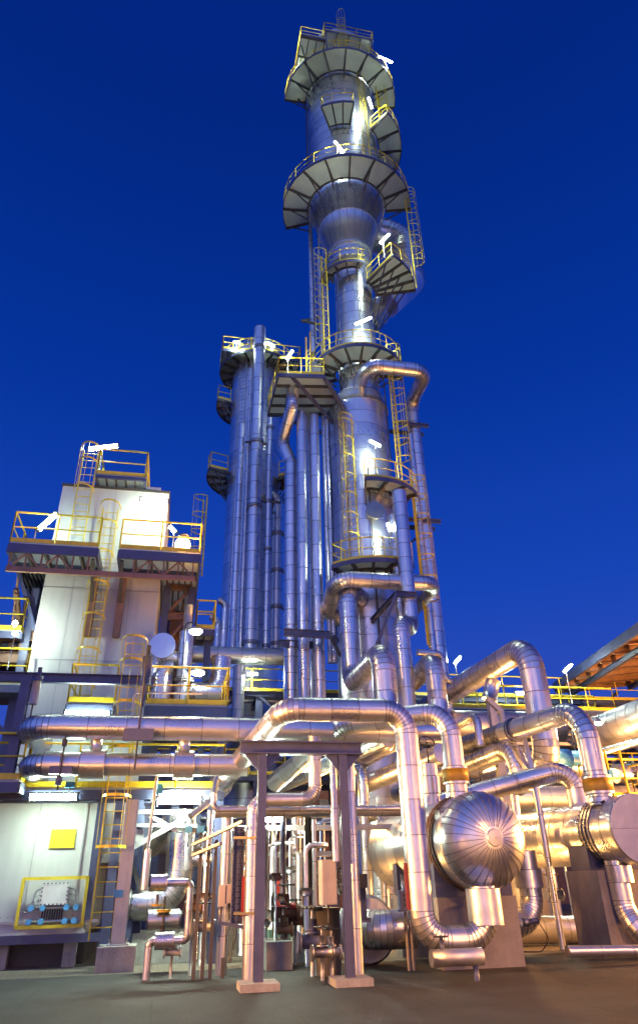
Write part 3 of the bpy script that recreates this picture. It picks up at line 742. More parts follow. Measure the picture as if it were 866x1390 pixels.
for i in range(0, n_, 2):
    x = dx0+.1+(dx1-dx0-.3)*i/n_; x2_ = dx0+.1+(dx1-dx0-.3)*(i+1)/n_; x3_ = dx0+.1+(dx1-dx0-.3)*(i+2)/n_
    if x3_ < lx0 or x > lx1: b.bar((x, YD+.06, zd1-.85), (x2_, YD+.06, zd1-.33), .05, .05, 'brown'); b.bar((x2_, YD+.06, zd1-.33), (x3_, YD+.06, zd1-.85), .05, .05, 'brown')
b.build('truss', tower)
b = MB()
for k in range(4):
    y = 22.6+k*1.5; b.bar((dx0+.05, y, zd1-.35), (tx0, y, zd1-2.3), .1, .12, 'steel_grey')
    b.bar((dx0+.05, y, zd1-.35), (dx0+.05, y+.9, zd1-2.6), .07, .09, 'brown'); b.bar((dx0+.05, y+.9, zd1-2.6), (tx0, y+1.0, zd1-2.6), .07, .09, 'brown')
b.bar((dx0+.05, 22.7, zd1-.9), (dx0+.55, 26.5, zd1-4.6), .14, .18, 'brown')
b.bar((dx0+.5, 22.9, zd1-2.7), (dx0+.5, 27, zd1-2.7), .1, .14, 'brown')
b.build('deck_bracket', tower)
FN = V((0, -1, 0))
def lad(o, x, y_top, y_bot, xtop, Y, cage_y, top=0, **k):
    pt_, pb = PY(xtop, y_top, Y), PY(x, y_bot, Y); zc_ = PY((x+xtop)/2, cage_y, Y).z
    X = (pt_.x+pb.x)/2
    return ladder(o, V((X, Y, pb.z)), pt_.z-pb.z, FN, cage0=zc_-pb.z, top=top, **k)
lad(tower, 112, 690, 955, 150, 22.2, 935, cr=.36); 
lad(tower, 106, 612, 735, 122, 22.25, 668, cr=.34)
lad(tower, 136, 872, 1277, 184, 19.2, 1150, cr=.36)
# mid deck
YM = 20.2; zm = PY(100, 953, YM).z; m0, m1, m2, m3 = (PY(x, 953, YM).x for x in (92, 156, 199, 309))
flatplat(tower, [(m0, YM), (m1, YM), (m1, 22.4), (m0, 22.4)], zm, rails=[(3, 0, 1)], beam=.25)
midp = thing('service_deck', 'yellow railed service deck with pipework behind, beside the white tower at half height', 'platform', (m2, YM, zm))
flatplat(midp, [(m2, YM), (m3, YM), (m3, 24.5), (m2, 24.5)], zm, rails=[(3, 0, 1, 2)], beam=.28, joist=6, name='deck')
for x in (m2+.1, m3-.1):
    for y in (YM+.2, 24.3): MB().ibeam((x, y, 0), (x, y, zm-.4), .2, .2, 'steel_grey').build('post', midp)
b = MB(); b.bar((m2+.1, YM+.2, zm-1.6), (m3-.1, YM+.2, zm-.4), .09, .09, 'steel_grey'); b; b.build('brace', midp)
# low walkway
YW = 19.6; zw = PY(100, 1069, YW).z; w0, w1 = PY(-40, 1069, YW).x, PY(303, 1069, YW).x
walk = thing('walkway', 'long steel walkway with yellow rail running behind both thick horizontal pipes', 'walkway', ((w0+w1)/2, YW, zw))
flatplat(walk, [(w0, YW), (w1, YW), (w1, 20.45), (w0, 20.45)], zw, rails=[(0, 1)], beam=.22, joist=9, name='deck')
for px in (-30, 165, 300):
    x = PY(px, 1070, YW).x
    MB().ibeam((x, YW+.35, 0), (x, YW+.35, zw-.3), .22, .22, 'steel_grey').build('post', walk)
# grey post with concrete foot
p = PY(160, 1283, 19.3); b = MB(); b.ibeam((p.x, 19.3, p.z), (p.x, 19.3, zw-.32), .30, .30, 'galvanised'); b.bb((p.x-.25, 19.05, p.z-.0), (p.x+.25, 19.55, p.z+.03), 'galvanised')
for s1 in (-.19, .19): b.rod((p.x+s1, 19.1, p.z), (p.x+s1, 19.1, p.z+.14), .03, 'galvanised')
pst = b.build('steel_post', loc=(p.x, 19.3, 0), label='pale green grey steel post on a concrete foot beside the low caged ladder', category='post')
MB().bb((p.x-.42, 18.9, .005), (p.x+.42, 19.7, p.z), 'concrete').build('footing', pst)
MB().bb((p.x-.2, 19.1, PY(160, 1218, 19.1).z), (p.x+.0, 19.14, PY(160, 1208, 19.1).z), 'blue').build('switch', pst)

# lamps of the tower
lampat('tube lamp high over the roof railing of the white tower', 120, 610, 161, 605, 22.4, pole=zr+.3, strength='lens_mid', th=.07)
lampat('slanting tube lamp on the upper deck corner of the white tower', 52, 720, 78, 697, YD+.1, pole=(zd1,), strength='lens_mid', th=.07)
lampat('tube lamp washing the top of the white tower wall', 191, 678, 228, 682, 21.6, strength='lens_mid', th=.07)
lampat('small tilted tube lamp just above the orange floodlight', 230, 714, 239, 723, 21.4, pole=zd1, strength='lens_mid')
lampat('tube lamp half hidden behind the upper thick horizontal pipe', 88, 967, 150, 968, 20.0, th=.05, strength='lens_mid')
fl = thing('floodlight', 'blazing orange sodium floodlight on a pole beside the white tower', 'floodlight', PY(248, 740, 21.3))
c = PY(248, 740, 21.2); b = MB(); prof = [(.26*math.sin(a_), -.26*math.cos(a_)) for a_ in [i*math.pi/12 for i in range(1, 12)]]
b.lathe([(.01, -.26)]+prof+[(.01, .26)], c, (0, 0, 1), 'lens_warm', 20); b.build('globe', fl)
b = MB().rod(c+V((0, 0, .25)), c+V((0, 0, .33)), .2, 'steel_dark', 16); b.rod((c.x, c.y+.3, zd1), (c.x, c.y+.3, c.z+.3), .04, 'galvanised'); b.bar((c.x, c.y+.3, c.z+.3), (c.x, c.y, c.z+.3), .04, .04, 'galvanised'); b.build('pole', fl)

ld = bpy.data.lights.new('sodium', 'POINT'); ld.energy = 650; ld.color = (1, .46, .12); ld.shadow_soft_size = .3
lo = bpy.data.objects.new('sodium', ld); COL.objects.link(lo); lo.parent = fl; lo.location = c+V((.3, -.1, -.1))-V(fl.location)
# lattice structure under the floodlight
lat = thing('steel_structure', 'brown braced steel structure between the white tower and the service deck', 'steel structure', (tx1+.6, 24, 0))
xs = [tx1+.25, dx1-.15]; zt_ = zd1-.35
for y in (23.2, 26.2):
    for x in xs: MB().ibeam((x, y, 0), (x, y, zt_), .24, .24, 'steel_grey').build('post', lat)
b = MB()
zz_ = [zm+.4+(zt_-zm-.4)*k/4 for k in range(5)]
for k in range(5): b.ibeam((xs[0], 23.2, zz_[k]), (xs[1], 23.2, zz_[k]), .16, .22, 'brown')
for k in range(4): b.bar((xs[0], 23.2, zz_[k]), (xs[1], 23.2, zz_[k+1]), .09, .09, 'brown')
b.build('bracing', lat); b = MB()
for k in range(5):
    b.ibeam((xs[0], 26.2, zz_[k]), (xs[1], 26.2, zz_[k]), .16, .22, 'brown')
    if k < 4:
        b.bar((xs[1], 26.2, zz_[k]), (xs[0], 26.2, zz_[k+1]), .09, .09, 'brown')
        b.bar((xs[0], 26.2, zz_[k]), (xs[1], 26.2, zz_[k+1]), .07, .07, 'brown')
        for f in (.33, .66): b.bar((xs[0]+(xs[1]-xs[0])*f, 24.6, zz_[k]), (xs[0]+(xs[1]-xs[0])*f, 24.6, zz_[k+1]), .08, .1, 'brown')
for k in (1, 3): b.bb((xs[0]+.15, 25, zz_[k]+.02), (xs[1]-.15, 26, zz_[k]+.6), 'brown')
b.build('bracing', lat)
b = MB(); b.bb((xs[0]+.1, 26.35, zz_[0]), (xs[1]-.1, 26.4, zz_[3]), 'soffit'); b.build('back_panel', lat)

# yellow basket
zb_ = PY(277, 853, 24).z; bx = [PY(266, 853, 24).x, PY(291, 853, 24).x]
bask = thing('service_basket', 'small bright yellow railed basket platform over the lamp', 'platform', (bx[0], 24, zb_))
flatplat(bask, [(bx[0], 24), (bx[1], 24), (bx[1], 25.2), (bx[0], 25.2)], zb_, rails=[(0, 1, 2, 3, 0)], beam=.2, joist=1, name='deck')
b = MB(); x = (bx[0]+bx[1])/2+.15; b.ibeam((x, 24.6, 0), (x, 24.6, zb_-.3), .24, .24, 'steel_grey'); b.build('post', bask)

# duct work of the service deck
pts = path((221, 876, 'Y', 21.8), ('d', 0, 1.1, 0), ('d', 0, 0, -2.2)); 
pipe('pale duct with a flat round end facing out, beside the white tower', 34, pts, bend=.7, seam=.5, name='duct', cat='duct')
pts = path((205, 925, 'Y', 22.2), ('z', 207, 893), ('x', 246, 900)); pipe('squat elbow duct below the flat round duct end', 22, pts, bend=.8)
pts = path((254, 858, 'Y', 21.9), ('z', 246, 990)); o = pipe('upright pale cylinder with a bolted flange rising from the service deck', 19, pts); r_ = o['_r']
flange(o, on(pts, 0, .52), (0, 0, 1), r_*1.5); MB().rod(pts[0], pts[0]+V((0, 0, .9)), r_*.6, 'galvanised', 16).build('neck', o)
pts = path((301, 860, 'Y', 23.5), ('z', 300, 940), ('x', 235, 938)); pts[0] = PY(301, 893, 23.5); pipe('shadowed bend duct behind the yellow rail of the service deck', 26, pts, bend=.8)
pts = path((213, 990, 'Y', 21.6), ('z', 214, 905), ('x', 235, 915)); pipe('pale pipe with a rounded shoulder behind the yellow rail', 18, pts, bend=.9, at=1)
pts = path((262, 940, 'Y', 21.7), ('x', 300, 942)); o = pipe('stubby horizontal vessel on the service deck', 20, pts, seam=.6); flange(o, pts[0], (1, 0, 0), o['_r']*1.15)
def smalllamp(label, px, py, Y, pole_z, dx=.0, w=.2):
    c = PY(px, py, Y); root = thing('area_lamp', label, 'lamp', c, 'small shaded area lamps')
    MB().lathe([(.02, -.06), (w*.7, -.05), (w, 0), (w*1.02, .03)], c, (0, 0, 1), 'lens_small', 14).build('diffuser', root)
    b = MB().lathe([(w*1.08, .03), (w*.9, .1), (w*.4, .15), (.02, .16)], c, (0, 0, 1), 'galvanised', 14)
    b.build('shade', root)
    b = MB(); q = V((c.x-.32+dx, c.y, 0)); b.poly([(q.x, q.y, pole_z), (q.x, q.y, c.z+.3), (c.x, c.y, c.z+.3), (c.x, c.y, c.z+.12)], .022, 'steel_dark', 6, bend=4); b.build('pole', root)
    return root
smalllamp('shaded area lamp on a thin pole below the yellow basket', 266, 858, 20.6, zm)
smalllamp('shaded area lamp glowing low behind the service deck rail', 269, 914, 21.4, zm)

# left-hand edge structures
L1 = thing('steel_structure', 'grey steel frame with brown underside at the picture edge beside the white tower', 'steel structure', PY(25, 1100, 19.0)*1)
b = MB(); p = PY(37, 925, 18.9); MB().ibeam((p.x, 18.9, zw), (p.x, 18.9, p.z), .24, .24, 'steel_grey').build('post', L1); q = p+V((-3.2, 0, 0))
MB().ibeam((q.x, 18.9, zw), (q.x, 18.9, p.z), .24, .24, 'steel_grey').build('post', L1)
b.ibeam(p+V((-3.4, 0, .1)), p+V((3.2, 0, .1)), .18, .24, 'steel_grey'); b.bar(p+V((-1.9, 0, 0)), p+V((0, 0, -1.5)), .14, .14, 'steel_grey')
b.ibeam(p+V((0, 0, -.05)), p+V((0, 1.4, -.05)), .18, .24, 'steel_grey')
b.build('frame', L1)
b = MB(); x1_ = tx0-.1
for z in (PY(10, 862, 23).z, PY(10, 893, 23).z, PY(10, 920, 23).z):
    b.ibeam((x1_-4, 23, z), (x1_, 23, z), .2, .35, 'brown'); b.bb((x1_-4, 23.2, z+.0), (x1_, 27, z+.08), 'brown')
b.ibeam((x1_-.2, 23, 0), (x1_-.2, 23, PY(40, 800, 23).z), .25, .25, 'steel_grey')
b.build('deck_beam', L1)
zc1 = PY(10, 848, 22).z; C1 = thing('catwalk', 'short yellow railed catwalk at the picture edge behind the white tower', 'walkway', (dx0, 22.5, zc1))
xe = PY(32, 845, 22.5).x
flatplat(C1, [(xe-4, 22.5), (xe, 22.5), (xe, 23.6), (xe-4, 23.6)], zc1, rails=[(0, 1, 2)], beam=.22, name='deck')
zc2 = PY(10, 925, 22).z; xe = PY(34, 925, 22.2).x
C2 = thing('catwalk', 'lower yellow railed catwalk at the picture edge, under the brown beams', 'walkway', (dx0, 22.2, zc2))
flatplat(C2, [(xe-4, 22.2), (xe, 22.2), (xe, 23.0), (xe-4, 23.0)], zc2, rails=[(0, 1)], beam=.22, name='deck')
C3 = thing('catwalk', 'lowest yellow railed stair landing at the picture edge beside the thick pipe bends', 'walkway', PY(10, 1080, 19.0))
xe = PY(27, 1060, 18.7).x; zc3 = PY(10, 1052, 18.7).z
flatplat(C3, [(xe-3, 18.7), (xe, 18.7), (xe, 19.5), (xe-3, 19.5)], zc3-.1, rails=[(0, 1, 2)], beam=.22, name='deck')
for k, (px, py) in enumerate(((21, 846), (21, 860))):
    c = PY(px, py, 21.5); root = thing('globe_lamp', ('round globe lamp under the brown beam at the picture edge, upper of two', 'round globe lamp on a thin pole at the picture edge, lower of two')[k], 'lamp', c)
    prof = [(.075*math.sin(a_), -.075*math.cos(a_)) for a_ in [i*math.pi/8 for i in range(1, 8)]]
    MB().lathe([(.01, -.075)]+prof+[(.01, .075)], c, (0, 0, 1), 'lens', 12).build('globe', root)
    MB().rod(c-V((0, 0, 1.1 if k else .12)), c-V((0, 0, .07)), .018, 'galvanised').build('pole', root)

# ================================================================== THICK HORIZONTAL PIPES
pts = path((45, 1000, 'Y', 21.3), ('y', 33, 986), ('x', 560, 1000)); 
pts = [V((PY(36, 986, 18).x, 20.4, PY(36, 986, 18).z)), PY(36, 986, 18)]; pts = path(pts[0], pts[1], ('x', 600, 1000))
o = pipe('upper of two thick horizontal pipes, ending in a segmented bend by the white tower', 32, pts, bend=.95, seam=1.25, n=40, at=1)
H1p, H1r = pts, o['_r']
a = AX(pts[1], 'x', 190, 988); b = MB(); b.bar(a+V((-.35, -H1r-.02, -H1r*.75)), a+V((.35, -H1r-.02, -H1r*.75)), .12, .26, 'steel_grey'); b.rod(a+V((0, -H1r-.05, -1.0)), a+V((0, -H1r-.05, 1.9)), .022, 'steel_dark'); b.build('clamp', o)
pts = path(V((PY(37, 1037, 18.2).x, 20.2, PY(37, 1037, 18.2).z)), PY(37, 1037, 18.2), ('x', 336, 1038))
o = pipe('lower of two thick horizontal pipes, with three wider wrapped sections', 29, pts, bend=.95, seam=1.25, n=40, at=1); r_ = o['_r']
for x0, x1, k in ((60, 84, 1.13), (110, 143, 1.28), (237, 263, 1.3)):
    a, c = AX(pts[1], 'x', x0, 1036), AX(pts[1], 'x', x1, 1037); collar(o, (a+c)/2, (1, 0, 0), r_*k, (c-a).length)
for px in (128, 249):
    a = AX(pts[1], 'x', px, 1036); MB().rod(a+V((0, 0, r_)), a+V((0, 0, r_*1.28+.28)), .14, 'cladding', 20).build('nozzle', o)
a = AX(pts[1], 'x', 87, 1036); b = MB(); b.rod(a+V((0, -r_-.1, -.6)), a+V((0, -r_-.1, .55)), .02, 'steel_dark'); b.rod(a+V((0, -r_-.1, -.5)), a+V((0, -r_-.1, -.3)), .07, 'steel_grey', 10); b.rod(a+V((0, -r_-.1, .35)), a+V((0, -r_-.1, .5)), .06, 'steel_dark', 10)
b.bar(a+V((-.25, -r_-.03, -r_*.7)), a+V((.25, -r_-.03, -r_*.7)), .14, .16, 'steel_grey'); b.build('valve', o)
# transmitter on the upper pipe
p = PY(51, 925, 18.0); b = MB(); b.rod(p+V((0, 0, -.55)), p+V((0, 0, -.0)), .10, 'boxgrey', 14); b.rod(p, p+V((0, 0, .12)), .13, 'steel_grey', 14); b.rod(p+V((.02, 0, .12)), p+V((.02, 0, .34)), .05, 'steel_grey', 10)
b.rod(p+V((0, 0, -1.0)), p+V((0, 0, -.55)), .02, 'steel_dark'); b.build('instrument', loc=p, label='slim upright instrument standing over the upper thick horizontal pipe', category='instrument')
p = PY(200, 905, 18.0); b = MB(); b.rod(p+V((0, 0, -.45)), p+V((0, 0, .25)), .13, 'steel_grey', 16); b.rod(p+V((0, 0, .25)), p+V((0, 0, .55)), .05, 'steel_dark', 10); b.rod(p+V((0, 0, -1.0)), p+V((0, 0, -.45)), .05, 'steel_grey', 10)
b.build('instrument', loc=p, label='dark blue grey capped instrument beside the yellow caged ladder top', category='instrument')
b = MB(); a = PY(180, 915, 18.4); b.poly([PY(180, 985, 18.1), PY(182, 940, 18.1), PY(275, 942, 18.1)], .02, 'galvanised', 6, bend=3); b.build('conduit', loc=a, label='thin pale conduit bent over the upper thick horizontal pipe', category='conduit')

# ================================================================== LOWER LEFT PIPEWORK
pts = path((249, 1100, 'Y', 20.5), ('z', 236, 1226), ('x', 176, 1228))
o = pipe('large silvery green duct dropping behind the walkway and elbowing towards the white building', 36, pts, bend=1.0, seam=1.3, n=40)
flange(o, pts[2], (1, 0, 0), o['_r']*1.1); collar(o, on(pts, 0, .22), (0, 0, 1), o['_r']*1.03, .12, name='strap', m='steel_dark')
a = on(pts, 0, .55); MB().rod(a, a+V((.95, 0, 0)), .16, 'cladding', 18).build('nozzle', o)
pts = path((205, 1150, 'Y', 22.5), ('Y', 238, 1112, 21.5)); pipe('slanting duct behind the cross bracing under the walkway', 26, pts, n=28)
b = MB(); Yb = 19.72
b.bar(PY(172, 1102, Yb), PY(262, 1103, Yb), .07, .1, 'galvanised'); b.bar(PY(176, 1120, Yb), PY(268, 1121, Yb), .06, .08, 'galvanised')
b.bar(PY(200, 1105, Yb+.1), PY(240, 1128, Yb+.1), .1, .1, 'galvanised'); b.bar(PY(176, 1153, Yb), PY(262, 1105, Yb), .1, .12, 'galvanised')
b.bb(PY(177, 1143, Yb+.1), PY(196, 1126, Yb+.15)+V((0, 0, 0)), 'galvanised')
b.bar(PY(178, 1172, Yb+.5), PY(192, 1205, Yb+.5), .12, .12, 'steel_dark'); b.bar(PY(184, 1290, Yb+1.2), PY(192, 1095, Yb+1.2), .2, .2, 'steel_grey')
b.build('bracing_frame', loc=PY(200, 1140, Yb), label='pale grey cross bracing with gusset plate below the walkway lamp', category='bracing')
# small loop pipe in front
pts = path((206, 1199, 'Y', 17.2), ('x', 259, 1200), ('z', 256, 1276), ('x', 203, 1274), ('z', 199, 1330))
o = pipe('thin square pipe loop with two fat wrapped valves low in front of the big duct', 9.5, pts, bend=.6, seam=.7)
for i, x0, x1, y_ in ((0, 205, 227, 1199), (2, 211, 236, 1275)):
    a, c = AX(pts[1] if i == 0 else pts[2], 'x', x0, y_), AX(pts[1] if i == 0 else pts[2], 'x', x1, y_); collar(o, (a+c)/2, (1, 0, 0), o['_r']*2.1, (c-a).length, name='valve_jacket')
a = AX(pts[1], 'x', 216, 1199); b = MB(); b.rod(a+V((0, -.1, -.2)), a+V((0, -.1, -.42)), .03, 'steel_dark'); b.rod(a+V((0, -.1, -.38)), a+V((0, -.1, -.41)), .12, 'bandyellow', 14); b.build('handwheel', o)
pts = path((201, 1153, 'Y', 17.6), ('z', 198, 1208)); o = pipe('short fat lilac pipe stub hanging under a thin rod', 10, pts)
MB().rod(pts[0], pts[0]+V((.05, 0, 1.5)), .035, 'galvanised', 8).build('rod', o)
pts = path((201, 1249, 'Y', 18.6), ('x', 243, 1248)); o = pipe('fat bright wrapped valve body under the big elbow duct', 24, pts, seam=.5, name='valve', cat='valve'); r_ = o['_r']
a = on(pts, 0, .5); b = MB(); b.rod(a+V((0, -r_-.05, -.5)), a+V((0, -r_-.05, .45)), .025, 'steel_dark'); b.rod(a+V((0, -r_-.05, .15)), a+V((0, -r_-.05, .2)), .17, 'bandyellow', 16); b.rod(a+V((0, -r_-.05, -.25)), a+V((0, -r_-.05, -.1)), .05, 'steel_dark', 10); b.build('handwheel', o)
flange(o, pts[1], (1, 0, 0), r_*.8)
def jbox(label, x0, y0, x1, y1, Y, th, m, leg=None, name='junction_box', cat='box'):
    a, c = PY(x0, y0, Y), PY(x1, y1, Y); b = MB().bb((a.x, Y, c.z), (c.x, Y+th, a.z), m); b.bb((a.x+.015, Y-.02, c.z+.015), (c.x-.015, Y-.001, a.z-.015), m)
    o = b.build(name, loc=((a.x+c.x)/2, Y, c.z), label=label, category=cat)
    b = MB(); b.rod(((a.x+c.x)/2, Y+th/2, c.z-.3), ((a.x+c.x)/2, Y+th/2, c.z), .02, 'steel_dark'); b.build('cable', o)
    if leg is not None: MB().bar(((a.x+c.x)/2, Y+th+.03, leg), ((a.x+c.x)/2, Y+th+.03, a.z), .06, .05, 'steel_grey').build('bracket', o)
    return o
jbox('blue instrument box hanging beside a twin near the slanting pale pipe, nearer the duct', 252, 1121, 261, 1130, 17.5, .15, 'lightblue', None)
jbox('blue instrument box, second of the twin pair, nearer the thick diagonal pipe', 269, 1121, 278, 1130, 17.5, .15, 'lightblue', None)
jbox('small blue box on the lilac beam beside the caged ladder', 90, 1061, 101, 1069, 19.3, .12, 'blue')
jbox('small blue box under the walkway beam near the greenish lamp', 210, 1064, 221, 1077, 19.3, .12, 'blue')
# white slanting thin pipe
pts = path((258, 1108, 'Y', 18.6), ('Y', 288, 1086, 18.9), ('Y', 296, 1052, 19.3))
pipe('white slim pipe slanting up to the clamp of the thick diagonal pipe', 9, pts, bend=1.2, m='cladding')
# ================================================================== FRONT FRAME
YF = 15.0
pl, pr, = PY(356, 1040, YF), PY(465, 1040, YF); zt_ = PY(356, 1024, YF).z
frm = thing('portal_frame', 'tall dark lilac steel portal frame carrying the nearest thick pipes', 'steel frame', (pl.x, YF, 0))
for p in (pl, pr):
    b = MB(); b.ibeam((p.x, YF, .02), (p.x, YF, zt_), .17, .16, 'steel_grey', up=V((0, 1, 0)), th=.03); b.bb((p.x-.2, YF-.2, .0), (p.x+.2, YF+.2, .03), 'steel_grey'); b.build('post', frm)
    b = MB().bb((p.x-.35, YF-.35, .004), (p.x+.35, YF+.35, .12), 'concrete'); b.build('footing', frm)
bl, br = PY(327, 1012, YF), PY(490, 1014, YF); zbm = zt_
b = MB(); b.ibeam((bl.x, YF, zbm+.125), (br.x, YF, zbm+.125), .3, .25, 'steel_grey', th=.028)
for p in (pl, pr):
    for s1 in (-1, 1): b.hexa([(p.x+s1*.10, YF-.02, zt_-.3), (p.x+s1*.11, YF-.02, zt_-.3), (p.x+s1*.11, YF+.02, zt_-.3), (p.x+s1*.10, YF+.02, zt_-.3), (p.x+s1*.10, YF-.02, zt_-.004), (p.x+s1*.38, YF-.02, zt_-.004), (p.x+s1*.38, YF+.02, zt_-.004), (p.x+s1*.10, YF+.02, zt_-.004)], 'steel_grey')
b.build('beam', frm)

# ================================================================== EXCHANGERS
def exchanger(label, cpx, cpy, Yfront, wpx, Yend, dome, ring_off):
    c = PY(cpx, cpy, Yfront); r = rad(c, wpx)
    ex = thing('heat_exchanger', label, 'heat exchanger', V((c.x, Yfront, 0))); ax = V((0, 1, 0))
    def P(y): return V((c.x, y, c.z))
    if dome:
        dd = r*.72; prof = [(r*math.sin(a_), -dd*math.cos(a_)+0) for a_ in [i*math.pi/2/14 for i in range(0, 15)]]
        b = MB(); b.lathe([(max(x, .01), h+dd) for x, h in prof], P(Yfront), ax, 'cladding', 64, 3)
        for k in range(31):
            a_ = 2*math.pi*(k+random.uniform(-.16, .16))/31; pp = [P(Yfront)+V((math.cos(a_)*(x+.004), h+dd-.004, math.sin(a_)*(x+.004))) for x, h in prof[2:]]
            for i in range(len(pp)-1): b.bar(pp[i], pp[i+1], .012, .014, 'seam', up=(pp[i]-P(Yfront+dd)).normalized())
        head = b.build('dished_head', ex)
        MB().lathe([(.01, -.035), (r*.16, -.02), (r*.175, 0), (r*.175, .03)], P(Yfront), ax, 'cladding_dull', 28).build('centre_cap', head)
        y0 = Yfront+dd
    else:
        b = MB(); b.lathe([(r*.99, 0), (r, .01), (r, .06)], P(Yfront), ax, 'cladding_dull', 56); 
        b.bar(P(Yfront-.004)+V((-r*.98, 0, 0)), P(Yfront-.004)+V((r*.98, 0, 0)), .012, .008, 'seam'); b.build('end_cover', ex); y0 = Yfront+.06
    yr = y0+ring_off
    MB().tube([P(y0), P(yr)], r, seam=.6, n=64).build('channel', ex)
    fl_ = MB()
    for k in range(3):
        y = yr+.06+k*.17
        fl_.tube([P(y-.05), P(y+.05)], r*1.035, seam=0, m='rust' if dome else 'strap', n=64)
        fl_.rod(P(y+.05), P(y+.12), r*.985, 'steel_dark', 48)
        for i in range(48):
            a_ = 2*math.pi*i/48; q = P(y)+V((math.cos(a_)*r*1.0, 0, math.sin(a_)*r*1.0)); fl_.rod(q+V((0, .045, 0)), q+V((0, .13, 0)), .028, 'black', 6)
    fl_.build('flange', ex)
    ys = yr+.55
    MB().tube([P(ys), P(Yend)], r*.98, seam=1.1, n=64).build('shell', ex)
    MB().lathe([(r*.98, 0), (r*.9, .3), (r*.6, .55), (.01, .7)], P(Yend), ax, 'cladding', 48).build('rear_head', ex)
    return ex, P, r, yr, ys
def saddle(ex, P, r, y, w=.5, conc='fireproof', col_='steel_grey'):
    c = P(y); hw = r*.93; N_ = 10
    prof = [(-hw + 2*hw*i/N_) for i in range(N_+1)]
    b = MB(); zb0 = c.z-r*1.12
    for i in range(N_):
        x0, x1 = prof[i], prof[i+1]; h0 = -math.sqrt(max(0, r*r*1.02-x0*x0)); h1 = -math.sqrt(max(0, r*r*1.02-x1*x1))
        b.hexa([(c.x+x0, y-w*.3, zb0), (c.x+x1, y-w*.3, zb0), (c.x+x1, y+w*.3, zb0), (c.x+x0, y+w*.3, zb0), (c.x+x0, y-w*.3, c.z+h0), (c.x+x1, y-w*.3, c.z+h1), (c.x+x1, y+w*.3, c.z+h1), (c.x+x0, y+w*.3, c.z+h0)], col_)
    b.build('saddle', ex)
    MB().bb((c.x-hw*1.02, y-w*.5, .004), (c.x+hw*1.02, y+w*.5, zb0-.002), conc).build('pier', ex)

E1, P1_, r1, yr1, ys1 = exchanger('large domed heat exchanger with a ribbed metal head and centre cap, nearest the viewer', 671, 1137, 15.0, 124, 21.8, True, .45)
saddle(E1, P1_, r1, 16.6, .55); saddle(E1, P1_, r1, 19.4, .55)
E2, P2_, r2, yr2, ys2 = exchanger('flat ended heat exchanger cut by the picture edge, behind the slim yoke post', 868, 1124, 16.2, 86, 25.5, False, .9)
saddle(E2, P2_, r2, 18.0, 1.5); saddle(E2, P2_, r2, 23.0, .6)
# lug details
b = MB(); q = P1_(yr1-.1); b.box(q+V((-r1*.86, -.05, r1*.52)), (.05, .22, .22), 'strap', rz=.2); b.build('lifting_lug', E1)
b = MB(); a_ = R(125); q = P2_(yr2-.35)+V((math.cos(a_)*r2, 0, math.sin(a_)*r2)); d_ = V((math.cos(a_), 0, math.sin(a_))); b.rod(q, q+d_*.05, .07, 'black', 14); b.rod(q+d_*.05, q+d_*.07, .045, 'cladding', 12); b.build('inspection_plug', E2)

def nozzle(o, p, r, L, dn, band=None, name='collar'): return collar(o, p, (0, 0, dn), r, L, name=name, band=band)

# D1 nearest thick pipe
YD1 = 15.2
zb1 = PY(600, 1277, YD1).z
pts = path(PY(297, 1068, 20.0), PY(386, 962, YD1), ('x', 549, 966), ('z', 577, 1274), ('x', 663, 1276), V((0, 0, 0)))
pts[5] = V((pts[4].x, pts[4].y, P1_(0).z-r1*.9))
pts[3].z = zb1; pts[4].z = zb1
o = pipe('nearest thick pipe, running over the portal frame and down into the domed exchanger', 30, pts, bend=1.0, seam=.95, n=44, at=2)
rD = o['_r']; nz = V((pts[4].x, YD1, PY(660, 1230, YD1).z)); collar(o, nz, (0, 0, 1), rD*1.38, .62, name='nozzle_jacket', n=44)
a = AX(pts[0], 'y', 300, 1060); flange(o, on(pts, 0, .04), (pts[1]-pts[0]), rD*1.25, name='clamp', bolts=8)
b = MB(); q = on(pts, 2, .78)+V((-rD-.03, -.05, 0)); b.bb(q+V((-.02, -.03, -.42)), q+V((.03, .03, .38)), 'red'); b.build('red_marker', o)
# valve beneath
q = PY(602, 1296, 14.6); b = MB(); b.rod(q+V((-.25, 0, -.05)), q+V((.75, 0, -.05)), .14, 'cladding_dull', 20); b.rod(q+V((-.02, 0, .05)), q+V((-.02, 0, .28)), .035, 'steel_grey', 10); b.rod(q+V((-.02, 0, .27)), q+V((-.02, 0, .29)), .14, 'black', 18)
b.rod((q.x+.6, q.y, 0), (q.x+.6, q.y, q.z-.1), .05, 'steel_grey', 10)
b.build('drain_valve', loc=q, label='small capped drain valve with black wheel under the lowest bend of the nearest pipe', category='valve')
# D2 pipe into top nozzle
YN = 16.3
pts = path(PY(372, 1063, 20.5), PY(470, 982, 17.6), PY(608, 966, YN), ('z', 622, 1062)); pts.append(V((pts[3].x, YN, P1_(0).z+r1*.8)))
pts = pts[:3]+[pts[4]]
o = pipe('thick pipe dropping into the top of the domed exchanger through a yellow banded collar', 27, pts, bend=1.15, seam=.9, n=40, at=2)
q = V((pts[2].x, YN, PY(620, 1053, YN).z)); nozzle(o, q, o['_r']*1.22, .38, 1, band=True); nozzle(o, q-V((0, 0, .42)), o['_r']*1.1, .12, 1, name='lower_collar')
